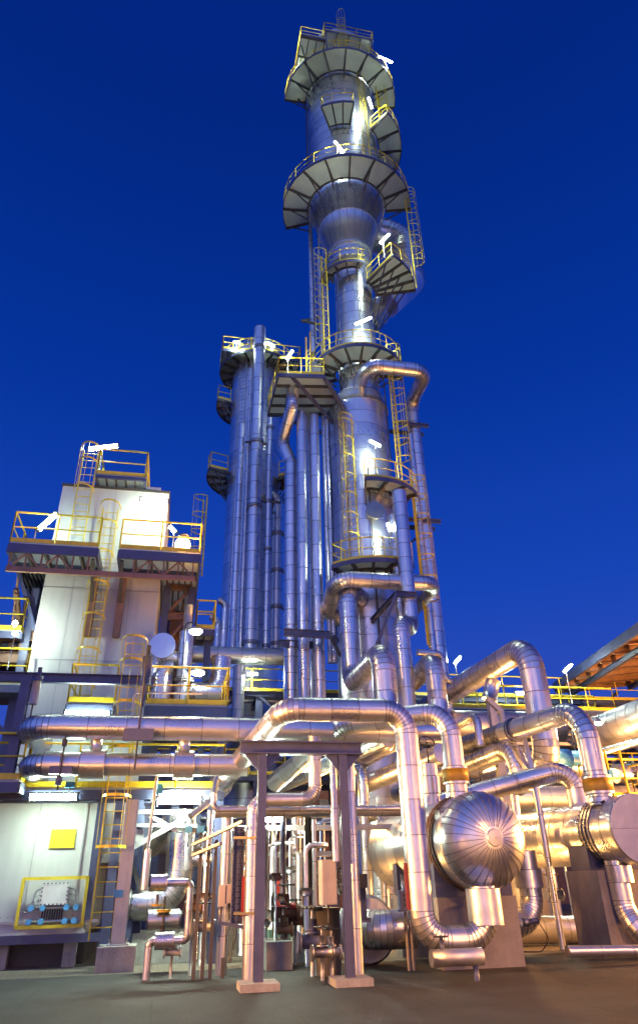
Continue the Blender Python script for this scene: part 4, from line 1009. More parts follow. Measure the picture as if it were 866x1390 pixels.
# R5 neighbour nozzle on E1, second
pts = path(PY(578, 1000, 18.6), ('z', 586, 1075)); 
pts = path((563, 1030, 'Y', 17.8), ('x', 580, 1030), ('z', 585, 1066)); pts.append(V((pts[2].x, 17.8, P1_(0).z+r1*.8)))
o = pipe('short capped nozzle pipe standing on the shell of the domed exchanger', 24, [pts[2]+V((0, 0, .5)), pts[3]], seam=.5, at=0); nozzle(o, pts[2]+V((0, 0, .0)), o['_r']*1.15, .4, 1)
p = pts[2]+V((-.05, -.2, 1.0)); b = MB()
for i in range(24):
    a0_, a1_ = 2*math.pi*i/24, 2*math.pi*(i+1)/24; b.rod(p+V((.2*math.cos(a0_), .08*math.sin(a0_), .15*math.sin(a0_))), p+V((.2*math.cos(a1_), .08*math.sin(a1_), .15*math.sin(a1_))), .014, 'black')
b.rod(p+V((0, 0, -.5)), p, .02, 'steel_dark'); b.rod(p+V((-.2, 0, 0)), p+V((.2, 0, 0)), .01, 'black'); b.rod(p+V((0, .08, .15)), p-V((0, .08, .15)), .01, 'black')
b.build('handwheel', loc=p, label='thin black handwheel between the arching pipe and the nearest thick pipe', category='handwheel')
# R2 tall arch
pts = path((480, 1004, 'Y', 34), PY(610, 941, 28), PY(716, 876, 21.6), ('z', 746, 1040)); pts[0] = pts[1]+(pts[1]-pts[2])*1.0; pts.append(pts[3]+V((-.2, 2.0, -.25)))
o = pipe('tallest arching thick pipe, rising highest of the front pipes before dropping behind the others', 33, pts, bend=1.0, seam=.95, n=40, at=2)
# R3 arch into E2
YE = 17.05
pts = path(PY(560, 1052, 26), PY(690, 993, 20.3), PY(789, 962, YE), ('z', 820, 1060)); pts.append(V((pts[3].x, YE, P2_(0).z+r2*.75))); pts = pts[:3]+[pts[4]]
pts[0] = pts[1]+(pts[1]-pts[2])*2.2
o = pipe('thick pipe curving over into the flat ended exchanger through a yellow banded collar', 29, pts, bend=1.35, seam=.95, n=40, at=2)
q = V((pts[2].x, YE, PY(819, 1066, YE).z)); nozzle(o, q, o['_r']*1.25, .42, 1, band=True); nozzle(o, q-V((0, 0, .34)), o['_r']*1.12, .12, 1, name='lower_collar')
a = AX(pts[1], 'y', 695, 985); collar(o, pts[1], pts[2]-pts[1], o['_r']*1.12, .5, name='shoe', m='cladding'); collar(o, pts[1]+(pts[2]-pts[1]).normalized()*.3, pts[2]-pts[1], o['_r']*1.2, .12, name='clamp', m='steel_grey')
top = pts[1]+V((.12, 0, -o['_r']-.05)); fx = P2_(0).x-r2-.22
ft = onplane(724, 1052, 'X', fx); knee = V((ft.x, ft.y, ft.z))
b = MB(); b.tube([knee, V((knee.x, knee.y, .02))], .085, seam=1.4, n=16, m='cladding')
b.bar(top+V((-.2, 0, 0)), knee+V((0, 0, -.05)), .13, .13, 'cladding'); b.bar(pts[1]+(pts[2]-pts[1]).normalized()*.7+V((0, 0, -o['_r'])), knee+V((0, 0, -.05)), .12, .12, 'cladding')
b.build('yoke_post', loc=top, label='slim metal post with forked yoke propping the thick curving pipe', category='post')
# R5
pts = path(PY(540, 1066, 27), PY(680, 1026, 21), PY(700, 1020, 20.3), ('z', 708, 1072)); 
pts = path(PY(640, 1036, 22.5), PY(699, 1012, 20.1), ('z', 707, 1075)); pts[0] = pts[1]+(pts[0]-pts[1])*3.2
pipe('thick pipe running just under the clamped one and bending down into the cross pipe', 27, pts, bend=1.0, seam=.9, n=36, at=1)
# R4
YR4 = 18.7
pts = path(PY(600, 1090, 19.6), PY(700, 1062, 19.3), PY(777, 1042, YR4), ('z', 786, 1085)); pts.append(V((pts[3].x, YR4, P2_(0).z+r2*.8))); pts[0] = pts[1]+(pts[0]-pts[1])*1.5; pts = pts[:3]+[pts[4]]
o = pipe('low cross pipe bending into the second jacketed nozzle of the flat ended exchanger', 25, pts, bend=1.0, seam=.9, n=36, at=2)
q = V((pts[2].x, YR4, PY(786, 1086, YR4).z)); nozzle(o, q, o['_r']*1.2, .55, 1)
# receding pipes between frame and drop pipe
for lab, x0, y0, Y0, x1, y1, Y1, w in (
    ('receding thick pipe passing behind the nearest drop pipe, upper one', 600, 966, 21, 478, 1042, 28, 24),
    ('receding thick pipe under the frame beam, lower and darker one', 600, 1022, 20.5, 475, 1074, 27, 26),
    ('receding pipe vanishing behind the frame post, shortest one', 525, 1002, 18.8, 378, 1068, 25, 22)):
    a, c = PY(x0, y0, Y0), PY(x1, y1, Y1); pipe(lab, w, [a, c], n=32)
# U-bend (blue elbow)
pts = [PY(572, 990, 20.5), PY(598, 985, 20.5), PY(596, 950, 20.5)]
pipe('tight upturned elbow showing between the drop pipe and arching pipe', 22, [PY(560, 998, 21.5)]+pts[1:], bend=.75, seam=.8, n=32)
# exchanger bottom nozzles
pts = path(V((P2_(0).x-.0, 22.3, P2_(0).z-r2*.9)), ('z', 728, 1245)); 
Yn = PY(726, 1180, 20).y
pts = [PY(724, 1176, 18.6), PY(726, 1252, 18.6), PY(668, 1256, 18.2), PY(640, 1290, 18.2)]
pts[0].x = pts[1].x; pts[0] = pts[0]+V((0, 0, .35))
o = pipe('thick warm lit pipe hooking under the domed exchanger from a jacketed drop', 29, pts[:3]+[pts[2]+V((-.8, .1, -.1))], bend=1.0, seam=.9, n=36)
collar(o, pts[0]+V((0, 0, -.62)), (0, 0, 1), o['_r']*1.25, .40, name='nozzle_jacket', n=36); 
q = PY(710, 1252, 17.9); b = MB(); b.rod(q+V((-.05, 0, 0)), q+V((.12, 0, 0)), .09, 'strap', 14); b.rod(q+V((.12, 0, 0)), q+V((.38, 0, .03)), .06, 'steel_grey', 12)
b.poly([q+V((.38, 0, .0)), q+V((.6, 0, -.35)), q+V((.4, .1, -.6)), q+V((-.8, .1, -.55))], .012, 'black', 6, bend=6); b.build('sensor', loc=q, label='small cabled sensor screwed to the warm lit hooked pipe', category='sensor')
pts = [PY(700, 1262, 20.5), PY(800, 1262, 20.5)]
pipe('broad low pipe glowing orange behind the saddle of the flat ended exchanger', 32, pts, n=32)
# E2 bottom front nozzle
pts = path(V((PY(838, 1190, 17.1).x, 17.1, P2_(0).z-r2*.85)), ('z', 847, 1235), PY(868, 1268, 16.8), PY(930, 1300, 16.6))
o = pipe('jacketed drop pipe under the flat ended exchanger sweeping out of the picture', 27, pts, bend=1.3, seam=.55, n=36)
collar(o, PY(840, 1186, 17.1), (0, 0, 1), o['_r']*1.25, .36, name='nozzle_jacket', n=36)
# conduits
b = MB()
for dx in (0, .1): b.rod(PY(549, 1226, 16.6)+V((dx, 0, -2)), PY(549, 1226, 16.6)+V((dx, 0, 0)), .035, 'fireproof', 8)
b.build('conduit', loc=PY(549, 1300, 16.6), label='pair of warm lit conduits standing beside the nearest drop pipe', category='conduit')
b = MB(); q = PY(548, 1212, 16.5); b.bb(q+V((-.12, -.06, -.3)), q+V((.1, .1, .05)), 'steel_grey'); b.rod(q+V((0, 0, .05)), q+V((0, 0, .35)), .05, 'galvanised', 10); b.bb(q+V((-.16, -.08, -.34)), q+V((.14, .12, -.3)), 'steel_grey')
for k in range(3): b.rod(q+V((-.02, -.07, -.22+.09*k)), q+V((-.02, -.05, -.22+.09*k)), .03, 'black', 10)
b.build('transmitter', loc=q, label='small grey transmitter beside the red marker of the nearest drop pipe', category='transmitter')
pts = [PY(770, 1292, 15.8), PY(900, 1290, 15.8)]
pipe('lilac pipe lying low across the saddle of the flat ended exchanger', 14, pts, n=24)
# big stub elbow under E1
pts = [PY(560, 1260, 17.0), PY(500, 1262, 17.0), PY(500, 1262, 17.0)+V((0, 1.4, 0))]
o = pipe('shiny fat pipe bend low beside the frame post under the domed exchanger', 46, pts, bend=.62, seam=.6, n=44)
q = PY(500, 1262, 17.8); MB().lathe([(.05, 0), (.62, .02), (.68, .1), (.68, .3)], q, (0, 1, 0), 'cladding_dull', 40).build('jacket_disc', o)
# motor valve
q = PY(487, 1195, 16.4); b = MB(); b.bb(q+V((-.15, -.15, -.14)), q+V((.15, .15, .12)), 'black'); b.rod(q+V((0, 0, -.7)), q+V((0, 0, -.14)), .14, 'steel_grey', 16); b.rod(q+V((0, 0, -.75)), q+V((0, 0, -.68)), .22, 'steel_grey', 16)
for a_ in range(0, 360, 30): b.rod(q+V((-.3, 0, 0)), q+V((-.42, .22*math.cos(R(a_)), .25*math.sin(R(a_)))), .012, 'black')
b.rod(q+V((-.42, 0, 0)), q+V((-.15, 0, 0)), .03, 'black', 8)
for i in range(16):
    a0_, a1_ = 2*math.pi*i/16, 2*math.pi*(i+1)/16; b.rod(q+V((-.42, .22*math.cos(a0_), .25*math.sin(a0_))), q+V((-.42, .22*math.cos(a1_), .25*math.sin(a1_))), .018, 'black')
b.build('motor_valve', loc=q, label='black motor valve with spoked wheel between frame post and exchanger', category='valve')
b = MB(); b.bb(PY(494, 1300, 18.6)*1, PY(534, 1178, 19.2), 'fireproof'); 

# ================================================================== MIDDLE PIPEWORK UNDER THE FRAME
Ym = 16.4
pts = path((338, 1330, 'Y', Ym), ('z', 333, 1086), ('x', 428, 1083), ('z', 426, 1000)); 
pipe('pipe rising beside the frame post, crossing behind it and turning up again', 17.5, pts, bend=1.0, seam=.8, n=28, at=1)
pts = path((292, 1102, 'Y', 17.2), ('x', 560, 1106)); pipe('straight horizontal pipe crossing behind the frame posts', 15, pts, n=28)
pts = path((289, 1060, 'Y', 17.0) if 0 else (291, 1076, 'Y', 16.9), ('z', 290, 1099), ('x', 560, 1096)); pipe('slim horizontal pipe with an upturned end, on top of the straight crossing pipe', 7, pts, bend=1.2, seam=1.2)
for lab, x0, y0, x1, y1, w, Y, m in (
    ('lilac clad upright pipe hugging the outer face of the second frame post', 452, 1030, 453, 1170, 9.5, 15.5, 'cladding'),
    ('warm lit upright pipe hugging the inner face of the second frame post', 474, 1020, 479, 1330, 13, 15.7, 'cladding'),
    ('lilac upright pipe behind the grey switch boxes', 309, 1108, 310, 1330, 14, 17.5, 'cladding'),
    ('upright pipe ending behind the slanting angle rails', 286, 1100, 284, 1160, 8, 17.6, 'cladding'),
    ('pinkish cylinder partly hidden by the first frame post', 346, 1170, 348, 1260, 9, 17.0, 'cladding'),
    ('pale green upright pipe, first from the first frame post', 372, 1110, 373, 1290, 8, 20.5, 'cladding'),
    ('pale green upright pipe, second from the first frame post', 384, 1110, 385, 1290, 9, 20.2, 'cladding'),
    ('pale green upright pipe, third from the first frame post', 400, 1110, 400, 1290, 10, 20.6, 'cladding'),
    ('pale green upright pipe, fourth from the first frame post', 414, 1110, 415, 1290, 5, 20.0, 'cladding'),
    ('slim pinkish upright pipe just left of the grey sheet box', 426, 1112, 428, 1230, 6, 19.4, 'cladding'),
    ('thin pale pipe farthest back among the green upright pipes', 364, 1110, 365, 1290, 4, 21.5, 'cladding'),
    ('thin green pipe squeezed between the third and fourth uprights', 408, 1110, 408, 1290, 4, 21.0, 'cladding')):
    pts = path((x0, y0, 'Y', Y), ('z', x1, y1)); pipe(lab, w, pts, seam=1.2, m=m)
jbox('large grey sheet metal box on the second frame post', 437, 1167, 458, 1228, 15.9, .4, 'boxgrey')
p = PY(446, 1300, 16.5); MB().rod((p.x, 16.6, 0), (p.x, 16.6, PY(446, 1232, 16.5).z), .28, 'steel_dark', 20).build('drum', loc=(p.x, 16.6, 0), label='dark olive drum standing under the grey sheet metal box', category='drum')
# switch boxes with cable ladder
jbox('grey switch box beside the perforated cable tray, outer of two', 298, 1201, 306, 1231, 16.8, .25, 'boxgrey', None, 'switch_box')
jbox('grey switch box beside the perforated cable tray, inner of two', 308, 1200, 317, 1226, 16.8, .25, 'boxgrey', None, 'switch_box')
a, c = PY(318, 1122, 16.6), PY(329, 1254, 16.6); b = MB(); W = c.x-a.x
b.bb((a.x, 16.6, c.z), (a.x+.02, 16.7, a.z), 'steel_grey'); b.bb((c.x-.02, 16.6, c.z), (c.x, 16.7, a.z), 'steel_grey')
n_ = 34
for i in range(n_):
    z = c.z+(a.z-c.z)*i/n_; h_ = (a.z-c.z)/n_
    b.bb((a.x+.02, 16.62, z), (c.x-.02, 16.63, z+h_*.35), 'steel_grey')
    off = W*.25 if i % 2 else 0
    b.bb((a.x+.02+off, 16.622, z+h_*.35), (a.x+.06+off, 16.632, z+h_), 'steel_grey'); b.bb((a.x+.1+off*.5, 16.622, z+h_*.35), (a.x+.13+off*.5, 16.632, z+h_), 'steel_grey')
b.bb((a.x+.02, 16.69, c.z), (c.x-.02, 16.70, a.z), 'steel_dark')
b.build('cable_tray', loc=a, label='upright perforated cable tray beside the grey switch boxes', category='cable tray')
b = MB(); q = a+V((-.6, 0, 0))
for (x0, y0, Y0, x1, y1, Y1) in ((262, 1147, 16.9, 330, 1115, 15.9), (262, 1161, 16.9, 300, 1145, 16.3)): b.bar(PY(x0, y0, Y0), PY(x1, y1, Y1), .09, .05, 'galvanised')
for x_, y1_ in ((273, 1152), (284, 1146), (294, 1140), (303, 1300)): 
    p = PY(x_, y1_, 16.9); b.bar((p.x, 16.9, 0), (p.x, 16.9, p.z), .07, .07, 'steel_dark')
b.bar(PY(296, 1252, 16.6), PY(345, 1262, 16.6), .06, .06, 'steel_grey'); b.bar(PY(318, 1137, 16.4), PY(350, 1137, 16.0), .05, .05, 'steel_dark'); b.bar(PY(318, 1240, 16.4), PY(350, 1240, 16.0), .05, .05, 'steel_dark')
b.build('stand', loc=(a.x, 16.9, 0), label='slender dark stand with slanting angle rails beside the perforated tray', category='stand')
b = MB(); q = PY(331, 1190, 16.5); b.bb(q+V((-.03, 0, -.7)), q+V((.03, .03, 0)), 'red'); b.build('hose', loc=q, label='dark red strip hanging beside the perforated cable tray', category='strip')
b = MB(); q = PY(378, 1190, 19.5); b.bb(q+V((-.05, 0, -.65)), q+V((.04, .03, 0)), 'red'); b.build('hose', loc=q, label='bright red strip hanging among the pale green pipes', category='strip')
# handwheel
def wheel(label, px, py, Y, r, ax='x', m='black', stem=.4):
    p = PY(px, py, Y); b = MB(); e = V((1, 0, 0)) if ax == 'x' else V((0, 0, 1)); u, w_ = frame(e)
    for i in range(20):
        a0_, a1_ = 2*math.pi*i/20, 2*math.pi*(i+1)/20; b.rod(p+(u*math.cos(a0_)+w_*math.sin(a0_))*r, p+(u*math.cos(a1_)+w_*math.sin(a1_))*r, .02, m)
    for i in range(5): a0_ = 2*math.pi*i/5; b.rod(p, p+(u*math.cos(a0_)+w_*math.sin(a0_))*r, .014, m)
    b.rod(p, p+e*stem, .03, 'red'); b.rod(p+e*stem, p+e*(stem+.12), .07, 'red', 12); return b.build('handwheel', loc=p, label=label, category='handwheel')
w_ = wheel('large black handwheel with red hub seen edge on among the green pipes', 371, 1231, 18.5, .27)
def valve(label, px, py, Y, s=1., m='rust', wheelm='black'):
    p = PY(px, py, Y); b = MB(); b.rod(p+V((-.18*s, 0, 0)), p+V((.18*s, 0, 0)), .09*s, m, 12)
    for k in (-1, 1): b.rod(p+V((k*.18*s, 0, 0)), p+V((k*.22*s, 0, 0)), .14*s, m, 14)
    b.rod(p, p+V((0, 0, .28*s)), .05*s, m, 10); b.rod(p+V((0, 0, .1*s)), p+V((0, 0, .14*s)), .11*s, m, 12); b.rod(p+V((0, 0, .28*s)), p+V((0, 0, .45*s)), .02*s, 'galvanised', 8)
    o = b.build('valve', loc=p, label=label, category='valve'); c = MB(); q = p+V((0, 0, .42*s))
    for i in range(16): a0_, a1_ = 2*math.pi*i/16, 2*math.pi*(i+1)/16; c.rod(q+V((math.cos(a0_), math.sin(a0_), 0))*.15*s, q+V((math.cos(a1_), math.sin(a1_), 0))*.15*s, .016*s, wheelm)
    for i in range(3): a0_ = math.pi*i/3; c.rod(q-V((math.cos(a0_), math.sin(a0_), 0))*.15*s, q+V((math.cos(a0_), math.sin(a0_), 0))*.15*s, .010*s, wheelm)
    c.build('handwheel', o); MB().rod((p.x, p.y, 0), (p.x, p.y, p.z-.08*s), .035*s, 'galvanised', 8).build('stem', o); return o
for lab, x, y, Y, s, m in (
    ('rusty valve with two stacked wheels among the green pipes', 389, 1238, 18.6, 1.3, 'rust'),
    ('rusty valve nearest the large black handwheel', 384, 1262, 18.4, 1.0, 'rust'),
    ('small orange rusty valve at the foot of the fourth green pipe', 401, 1250, 18.8, 1.0, 'rust'),
    ('grey valve low beside the dark olive drum', 424, 1278, 16.5, 1.4, 'steel_grey'),
    ('small grey valve in front of the dark olive drum', 437, 1293, 15.8, 1.0, 'strap'),
    ('small valve low in front of the drum next to the frame post', 450, 1292, 15.9, .9, 'galvanised'),
    ('small valve on the thin dark stand below the angle rails', 277, 1258, 17.2, 1.0, 'galvanised'),
    ('little brass tinted valve by the thin square pipe loop', 263, 1232, 17.6, .9, 'rust'),
    ('tiny valve at the outlet of the lower wrapped valve', 234, 1292, 17.3, .8, 'galvanised'),
    ('dark valve behind the warm lit hooked pipe', 752, 1215, 21, 1.2, 'steel_grey')):
    valve(lab, x, y, Y, s, m)
def block(label, x0, y0, x1, Y, d, m='concrete', name='concrete_block', cat='block'):
    a, c = PY(x0, y0, Y), PY(x1, y0, Y); MB().bb((a.x, Y, .004), (c.x, Y+d, a.z), m).build(name, loc=(a.x, Y, 0), label=label, category=cat)
block('greenish concrete block under the rusty valves', 362, 1279, 397, 17.8, 1.2)
block('lower concrete block behind the drum', 398, 1272, 440, 19.2, 1.2)
block('teal pump base among the green pipes', 366, 1263, 400, 19.5, .8, 'green_pump', 'pump_base', 'pump base')
block('flat concrete plinth beneath the big elbow duct', 180, 1268, 262, 20.4, 1.6)
# electrical cable on green side
b = MB()
for k in range(4): b.poly([PY(414+k*2, 1080, 19.2), PY(416+k*2, 1180, 19.2), PY(415+k*2, 1290, 19.2)], .03, 'black', 6)
b.build('cable_bundle', loc=PY(416, 1290, 19.2), label='black cable bundle climbing beside the fourth green pipe', category='cables')

# ================================================================== RIGHT BACKDROP PLANT
# canopy
zc0 = PZ(760, 937, 0)
can = thing('canopy_roof', 'large dark canopy roof with brown ribbed underside entering from the picture edge', 'canopy', PY(760, 940, 30))
a = PY(752, 934, 34); bq = PY(866, 878, 24.5); 
eave0, eave1 = a, bq
dv = (eave1-eave0); dv.z = 0; nrm = V((-dv.y, dv.x, 0)).normalized(); 
if nrm.x < 0: nrm = -nrm
e0, e1 = V((a.x, a.y, a.z)), a+(bq-a)*2.0; zc_ = a.z
e1.z = a.z if abs(bq.z-a.z) < 1.5 else e1.z
b = MB(); wv = nrm*9+V((0, 0, .8)); t_ = V((0, 0, .18))
b.hexa([e1, e0, e0+wv, e1+wv, e1+t_, e0+t_, e0+wv+t_, e1+wv+t_], 'brown'); b.build('roof', can)
b = MB(); 
for k in range(14):
    f = k/13; p = e0+(e1-e0)*f; b.ibeam(p+V((0, 0, -.16)), p+wv+V((0, 0, -.16)), .14, .28, 'brown')
for f in (.08, .45, .8): b.ibeam(e0+wv*f+V((0, 0, -.42)), e1+wv*f+V((0, 0, -.42)), .2, .24, 'steel_grey')
b.bar(e0+V((0, 0, .05)), e1+V((0, 0, .05)), .12, .42, 'steel_grey')
b.build('rafter', can)
for k in (0, 6, 13):
    b = MB(); p = e0+(e1-e0)*(k/13)+wv*.1; b.ibeam((p.x, p.y, 0), (p.x, p.y, p.z-.45), .28, .28, 'steel_grey'); b.bar(p+V((0, 0, -2.2)), p+wv*.28+V((0, 0, -.55)), .14, .14, 'steel_grey'); b.build('post', can)
# far walkway
zf = PY(700, 962, 30).z; fx0, fx1 = PY(610, 962, 30).x, PY(835, 962, 30).x
fw = thing('walkway', 'distant high walkway with yellow rail running behind the arching pipes to the canopy', 'walkway', ((fx0+fx1)/2, 30, zf))
flatplat(fw, [(fx0, 30), (fx1, 30), (fx1, 31.6), (fx0, 31.6)], zf, rails=[(0, 1), (3, 2)], beam=.5, joist=10, name='deck', bm='steel_grey')
for px in (625, 700, 780): x = PY(px, 970, 30.5).x; MB().ibeam((x, 30.5, 0), (x, 30.5, zf-.5), .3, .3, 'steel_grey').build('post', fw)
lampat('tilted tube lamp on a pole left of the tallest arching pipe', 616, 902, 625, 891, 30.2, pole=zf)
lampat('tilted tube lamp on a pole where canopy and walkway meet', 764, 913, 775, 902, 29, pole=zf)
lampat('tube lamp lying level on the far walkway behind the tallest arch', 699, 941, 712, 941, 30.6, th=.07)
smalllamp('shaded area lamp under the curved pipe beside the blue valve', 786, 990, 22, 3, w=.16)
smalllamp('shaded area lamp beyond the curved pipe under the canopy', 812, 982, 23, 3, w=.13)
# blue wrapped valve
q = PY(760, 1030, 22); b = MB(); b.rod(q+V((-.75, 0, .0)), q+V((-.3, 0, 0)), .2, 'lightblue', 14); b.rod(q+V((-.35, 0, -.02)), q+V((.3, 0, -.02)), .33, 'lightblue', 14); b.rod(q+V((.3, 0, 0)), q+V((1.3, 0, 0)), .25, 'lightblue', 14); b.box(q+V((.1, 0, -.4)), (.3, .3, .4), 'lightblue')
b.rod(q+V((.1, 0, -q.z)), q+V((.1, 0, -.5)), .1, 'steel_grey', 10); b.build('actuator', loc=q, label='pale blue wrapped valve actuator seen under the curving pipe', category='actuator')
# yellow stair head
zg = PY(840, 1083, 19.5).z; gx0, gx1 = PY(832, 1083, 19.5).x, PY(905, 1083, 19.5).x
gd = thing('yellow_guard', 'bright yellow guard rail and gate on a low deck behind the flat ended exchanger', 'guard rail', (gx0, 19.5, zg))
flatplat(gd, [(gx0, 19.5), (gx1, 19.5), (gx1, 21), (gx0, 21)], zg, rails=[(3, 0, 1, 2)], beam=.2, name='deck', bm='yellow')
ladder(gd, V((gx0+.25, 19.45, zg-1.6)), 1.6, (0, -1, 0), cage0=None, top=1.3)
for x in (gx0+.1, gx1-.1): MB().ibeam((x, 19.7, 0), (x, 19.7, zg-.3), .16, .16, 'steel_grey').build('post', gd)
jbox('small dark blue box on the yellow guard rail', 824, 1045, 833, 1055, 19.3, .12, 'blue')
# slanting big vessel on the right
pts = [PY(795, 1000, 27), PY(900, 962, 21)]
pipe('large dull silver duct slanting away beneath the canopy', 38, pts, n=40, m='cladding_dull')
pts = [PY(810, 1022, 24), PY(900, 998, 20)]
pipe('narrow pale pipe slanting beneath the large dull duct', 9, pts)
pts = [PY(835, 1050, 21.2), PY(920, 1050, 21.2)]; o = pipe('horizontal pipe with bolted flange behind the yellow guard rail', 24, pts, n=32); flange(o, on(pts, 0, .25), (1, 0, 0), o['_r']*1.35)
# post with triangular head
q = PY(663, 990, 22); b = MB(); tp = PY(664, 938, 22); b.bar((tp.x, 22, 0), (tp.x, 22, tp.z), .26, .22, 'galvanised'); tr = PY(684, 972, 22)
b.bar(PY(660, 948, 21.9), PY(680, 966, 21.9), .18, .16, 'galvanised'); b.bar(PY(680, 964, 21.9), PY(683, 990, 21.9), .14, .12, 'galvanised')
b.build('support_post', loc=(tp.x, 22, 0), label='pale steel post with an angled side arm holding up the tallest arching pipe', category='post')
b = MB().rod(PY(669, 924, 22), PY(664, 950, 22), .25, 'cladding', 20); b.build('pipe_stub', loc=PY(669, 930, 22), label='short round stub sitting between the tall arch and its pale post', category='pipe stub')
pts = [PY(610, 992, 22), PY(646, 970, 20.5), PY(652, 1012, 20.5)]; pipe('slim bent pipe like a walking stick in front of the dark tanks', 10, pts, bend=1.0)
pts = [PY(690, 1170, 24), PY(690, 1060, 24)]

# dark vessels and rack behind
for lab, x0, y0, x1, y1, Y, w, m in (
    ('dark bluish tank lying under the distant walkway', 610, 985, 760, 985, 28, 40, 'cladding_dull'),
    ('second dark tank lying lower behind the receding pipes', 600, 1038, 800, 1036, 27, 36, 'cladding_dull'),
    ('greenish lit horizontal vessel far behind the slim yoke post', 640, 1085, 860, 1083, 26, 34, 'cladding_dull'),
    ('dull horizontal vessel seen between duct and tall parallel pipes', 170, 1150, 340, 1150, 24, 20, 'cladding_dull')):
    pts = path((x0, y0, 'Y', Y), ('x', x1, y1)); pipe(lab, w, pts, m=m, n=32, name='tank', cat='tank')
rack = thing('pipe_rack', 'long dim steel pipe rack spanning the whole plant behind the columns', 'pipe rack', (0, 33, 0))
lv = [PY(500, y, 33).z for y in (1120, 1060, 1005, 950)]
x0_, x1_ = PY(150, 1050, 33).x-2, PY(866, 1050, 33).x+6
k = 0; xs_ = []
x = x0_
while x < x1_: xs_.append(x); x += 4.2
for x in xs_:
    b = MB()
    for y in (33, 36.5): b.ibeam((x, y, 0), (x, y, lv[3]+.2), .32, .32, 'steel_grey')
    for z in lv: b.ibeam((x, 33, z), (x, 36.5, z), .2, .26, 'steel_grey')
    b.build('bent', rack)
b = MB()
for z in lv:
    for y in (32.8, 36.7): b.ibeam((x0_, y, z+.1), (x1_, y, z+.1), .18, .24, 'steel_grey')
for i in range(0, len(xs_)-1, 2): b.bar((xs_[i], 32.8, lv[1]), (xs_[i+1], 32.8, lv[3]), .12, .12, 'steel_grey'); b.bar((xs_[i+1], 32.8, lv[1]), (xs_[i], 32.8, lv[3]), .12, .12, 'steel_grey')
b.build('stringer', rack)
railing(rack, [(x0_, 32.6, lv[3]+.2), (x1_, 32.6, lv[3]+.2)], sp=1.6); railing(rack, [(x0_, 32.6, lv[1]+.2), (x1_, 32.6, lv[1]+.2)], sp=1.6)
rows = {0: 'on its lowest tier', 1: 'on its second tier', 2: 'on its third tier', 3: 'on its top tier'}
for i, z in enumerate(lv):
    for j in range(4):
        y = 33.3+j*.85; r = (.22, .14, .3, .18)[(j+i) % 4]
        o = MB().tube([V((x0_-1, y, z+.15+r)), V((x1_+1, y, z+.15+r))], r, seam=2.6, n=14, m='cladding_dull').build('rack_pipe', loc=(x0_, y, z), label='dull grey pipe lying along the long rack, '+rows[i], category='pipe'); o['group'] = 'pipes lying '+rows[i]+' of the long rack'
hall = thing('storage_hall', 'long low grey hall closing the view far behind the pipe rack', 'building', (0, 46, 0))
hz = PY(500, 1035, 46).z
MB().bb((-30, 46, 0), (60, 58, hz), 'brown').build('wall', hall)
b = MB(); b.bb((-30.3, 45.7, hz), (60.3, 58.3, hz+.25), 'steel_dark')
b.build('roof', hall)
for i in range(6): x = 2+i*6; MB().bb((x, 45.95, 1.2), (x+2.4, 45.99, 3.0), 'steel_grey').build('window', hall)
tubelight('low tube lamp in the gap behind the tall parallel pipes', PY(398, 1128, 22.5), PY(416, 1128, 22.5), th=.06)
tubelight('hidden tube lamp on the rack behind the domed exchanger', PY(500, 1088, 30), PY(520, 1088, 30), th=.07)
tubelight('tube lamp on the rack at the level of the service deck', PY(335, 915, 32), PY(350, 915, 32), th=.06)
tubelight('tube lamp under the rack beyond the warm lit hooked pipe', PY(735, 1110, 26), PY(760, 1110, 26), th=.06)

# ================================================================== YARD FLOODLIGHTS (sodium, unseen; some assumed from the warm light, others added)
def unseenlamp(label, x, y, h, tx, ty, tz, power, spread=150, col=(1, .43, .11)):
    root = thing('unseen_floodlight', label, 'floodlight', (x, y, 0)); c = V((x, y, h)); d = (V((tx, ty, tz))-c).normalized(); u, w_ = frame(d)
    b = MB().rod((x, y, 0), (x, y, h-.15), .07, 'galvanised', 12); b.bb((x-.25, y-.25, .001), (x+.25, y+.25, .06), 'concrete'); b.build('pole', root)
    b = MB().box(c, (.22, 1.4, .95), 'steel_dark', ax=(d, u, w_)); b.build('housing', root)
    ld = bpy.data.lights.new('unseen_light', 'AREA'); ld.shape = 'RECTANGLE'; ld.size = 1.25; ld.size_y = .8; ld.energy = power; ld.color = col; ld.spread = R(105) if tz == 0 else R(spread)
    lo = bpy.data.objects.new('unseen_light', ld); COL.objects.link(lo); lo.parent = root
    lo.matrix_local = Matrix.Translation(c+d*.13-V((x, y, 0))) @ d.to_track_quat('-Z', 'Y').to_matrix().to_4x4()
ytuples = [
 ("sodium floodlight on a low pole at the viewer's side of the yard", 10.5, 4.0, 1.6, 7.5, 17, 3.2, 200),
 ('sodium floodlight on a taller pole at the far corner of the yard', 17.5, 16.6, 2.0, 9, 20, 4.5, 750),
 ('added downward floodlight nearest the viewer', 3, -4.0, 9, 3.5, -1, 0, 2000),  # downlights added to warm the pavement that the cladding mirrors
 ('added downward floodlight in the middle of the pavement', 9, -2, 9, 9, 2.5, 0, 1700),
 ('added downward floodlight at the building end of the pavement', -7, 1, 9, -5, 3, 0, 1600),
 ('added downward floodlight at the exchanger end of the pavement', 20, 0.0, 9, 17, 4, 0, 1100),
 ('sodium floodlight beyond the picture edge by the flat ended exchanger', 17.0, 19.0, 3.0, 8, 19, 3.5, 850),
 ('sodium floodlight near the white building side of the yard', -3.5, 6.0, 1.4, 3.5, 18, 5.0, 80),
 ('sodium floodlight under the canopy roof', 20, 22, 3.2, 17, 29, 9, 2200)]
for a_ in ytuples: unseenlamp(*a_)
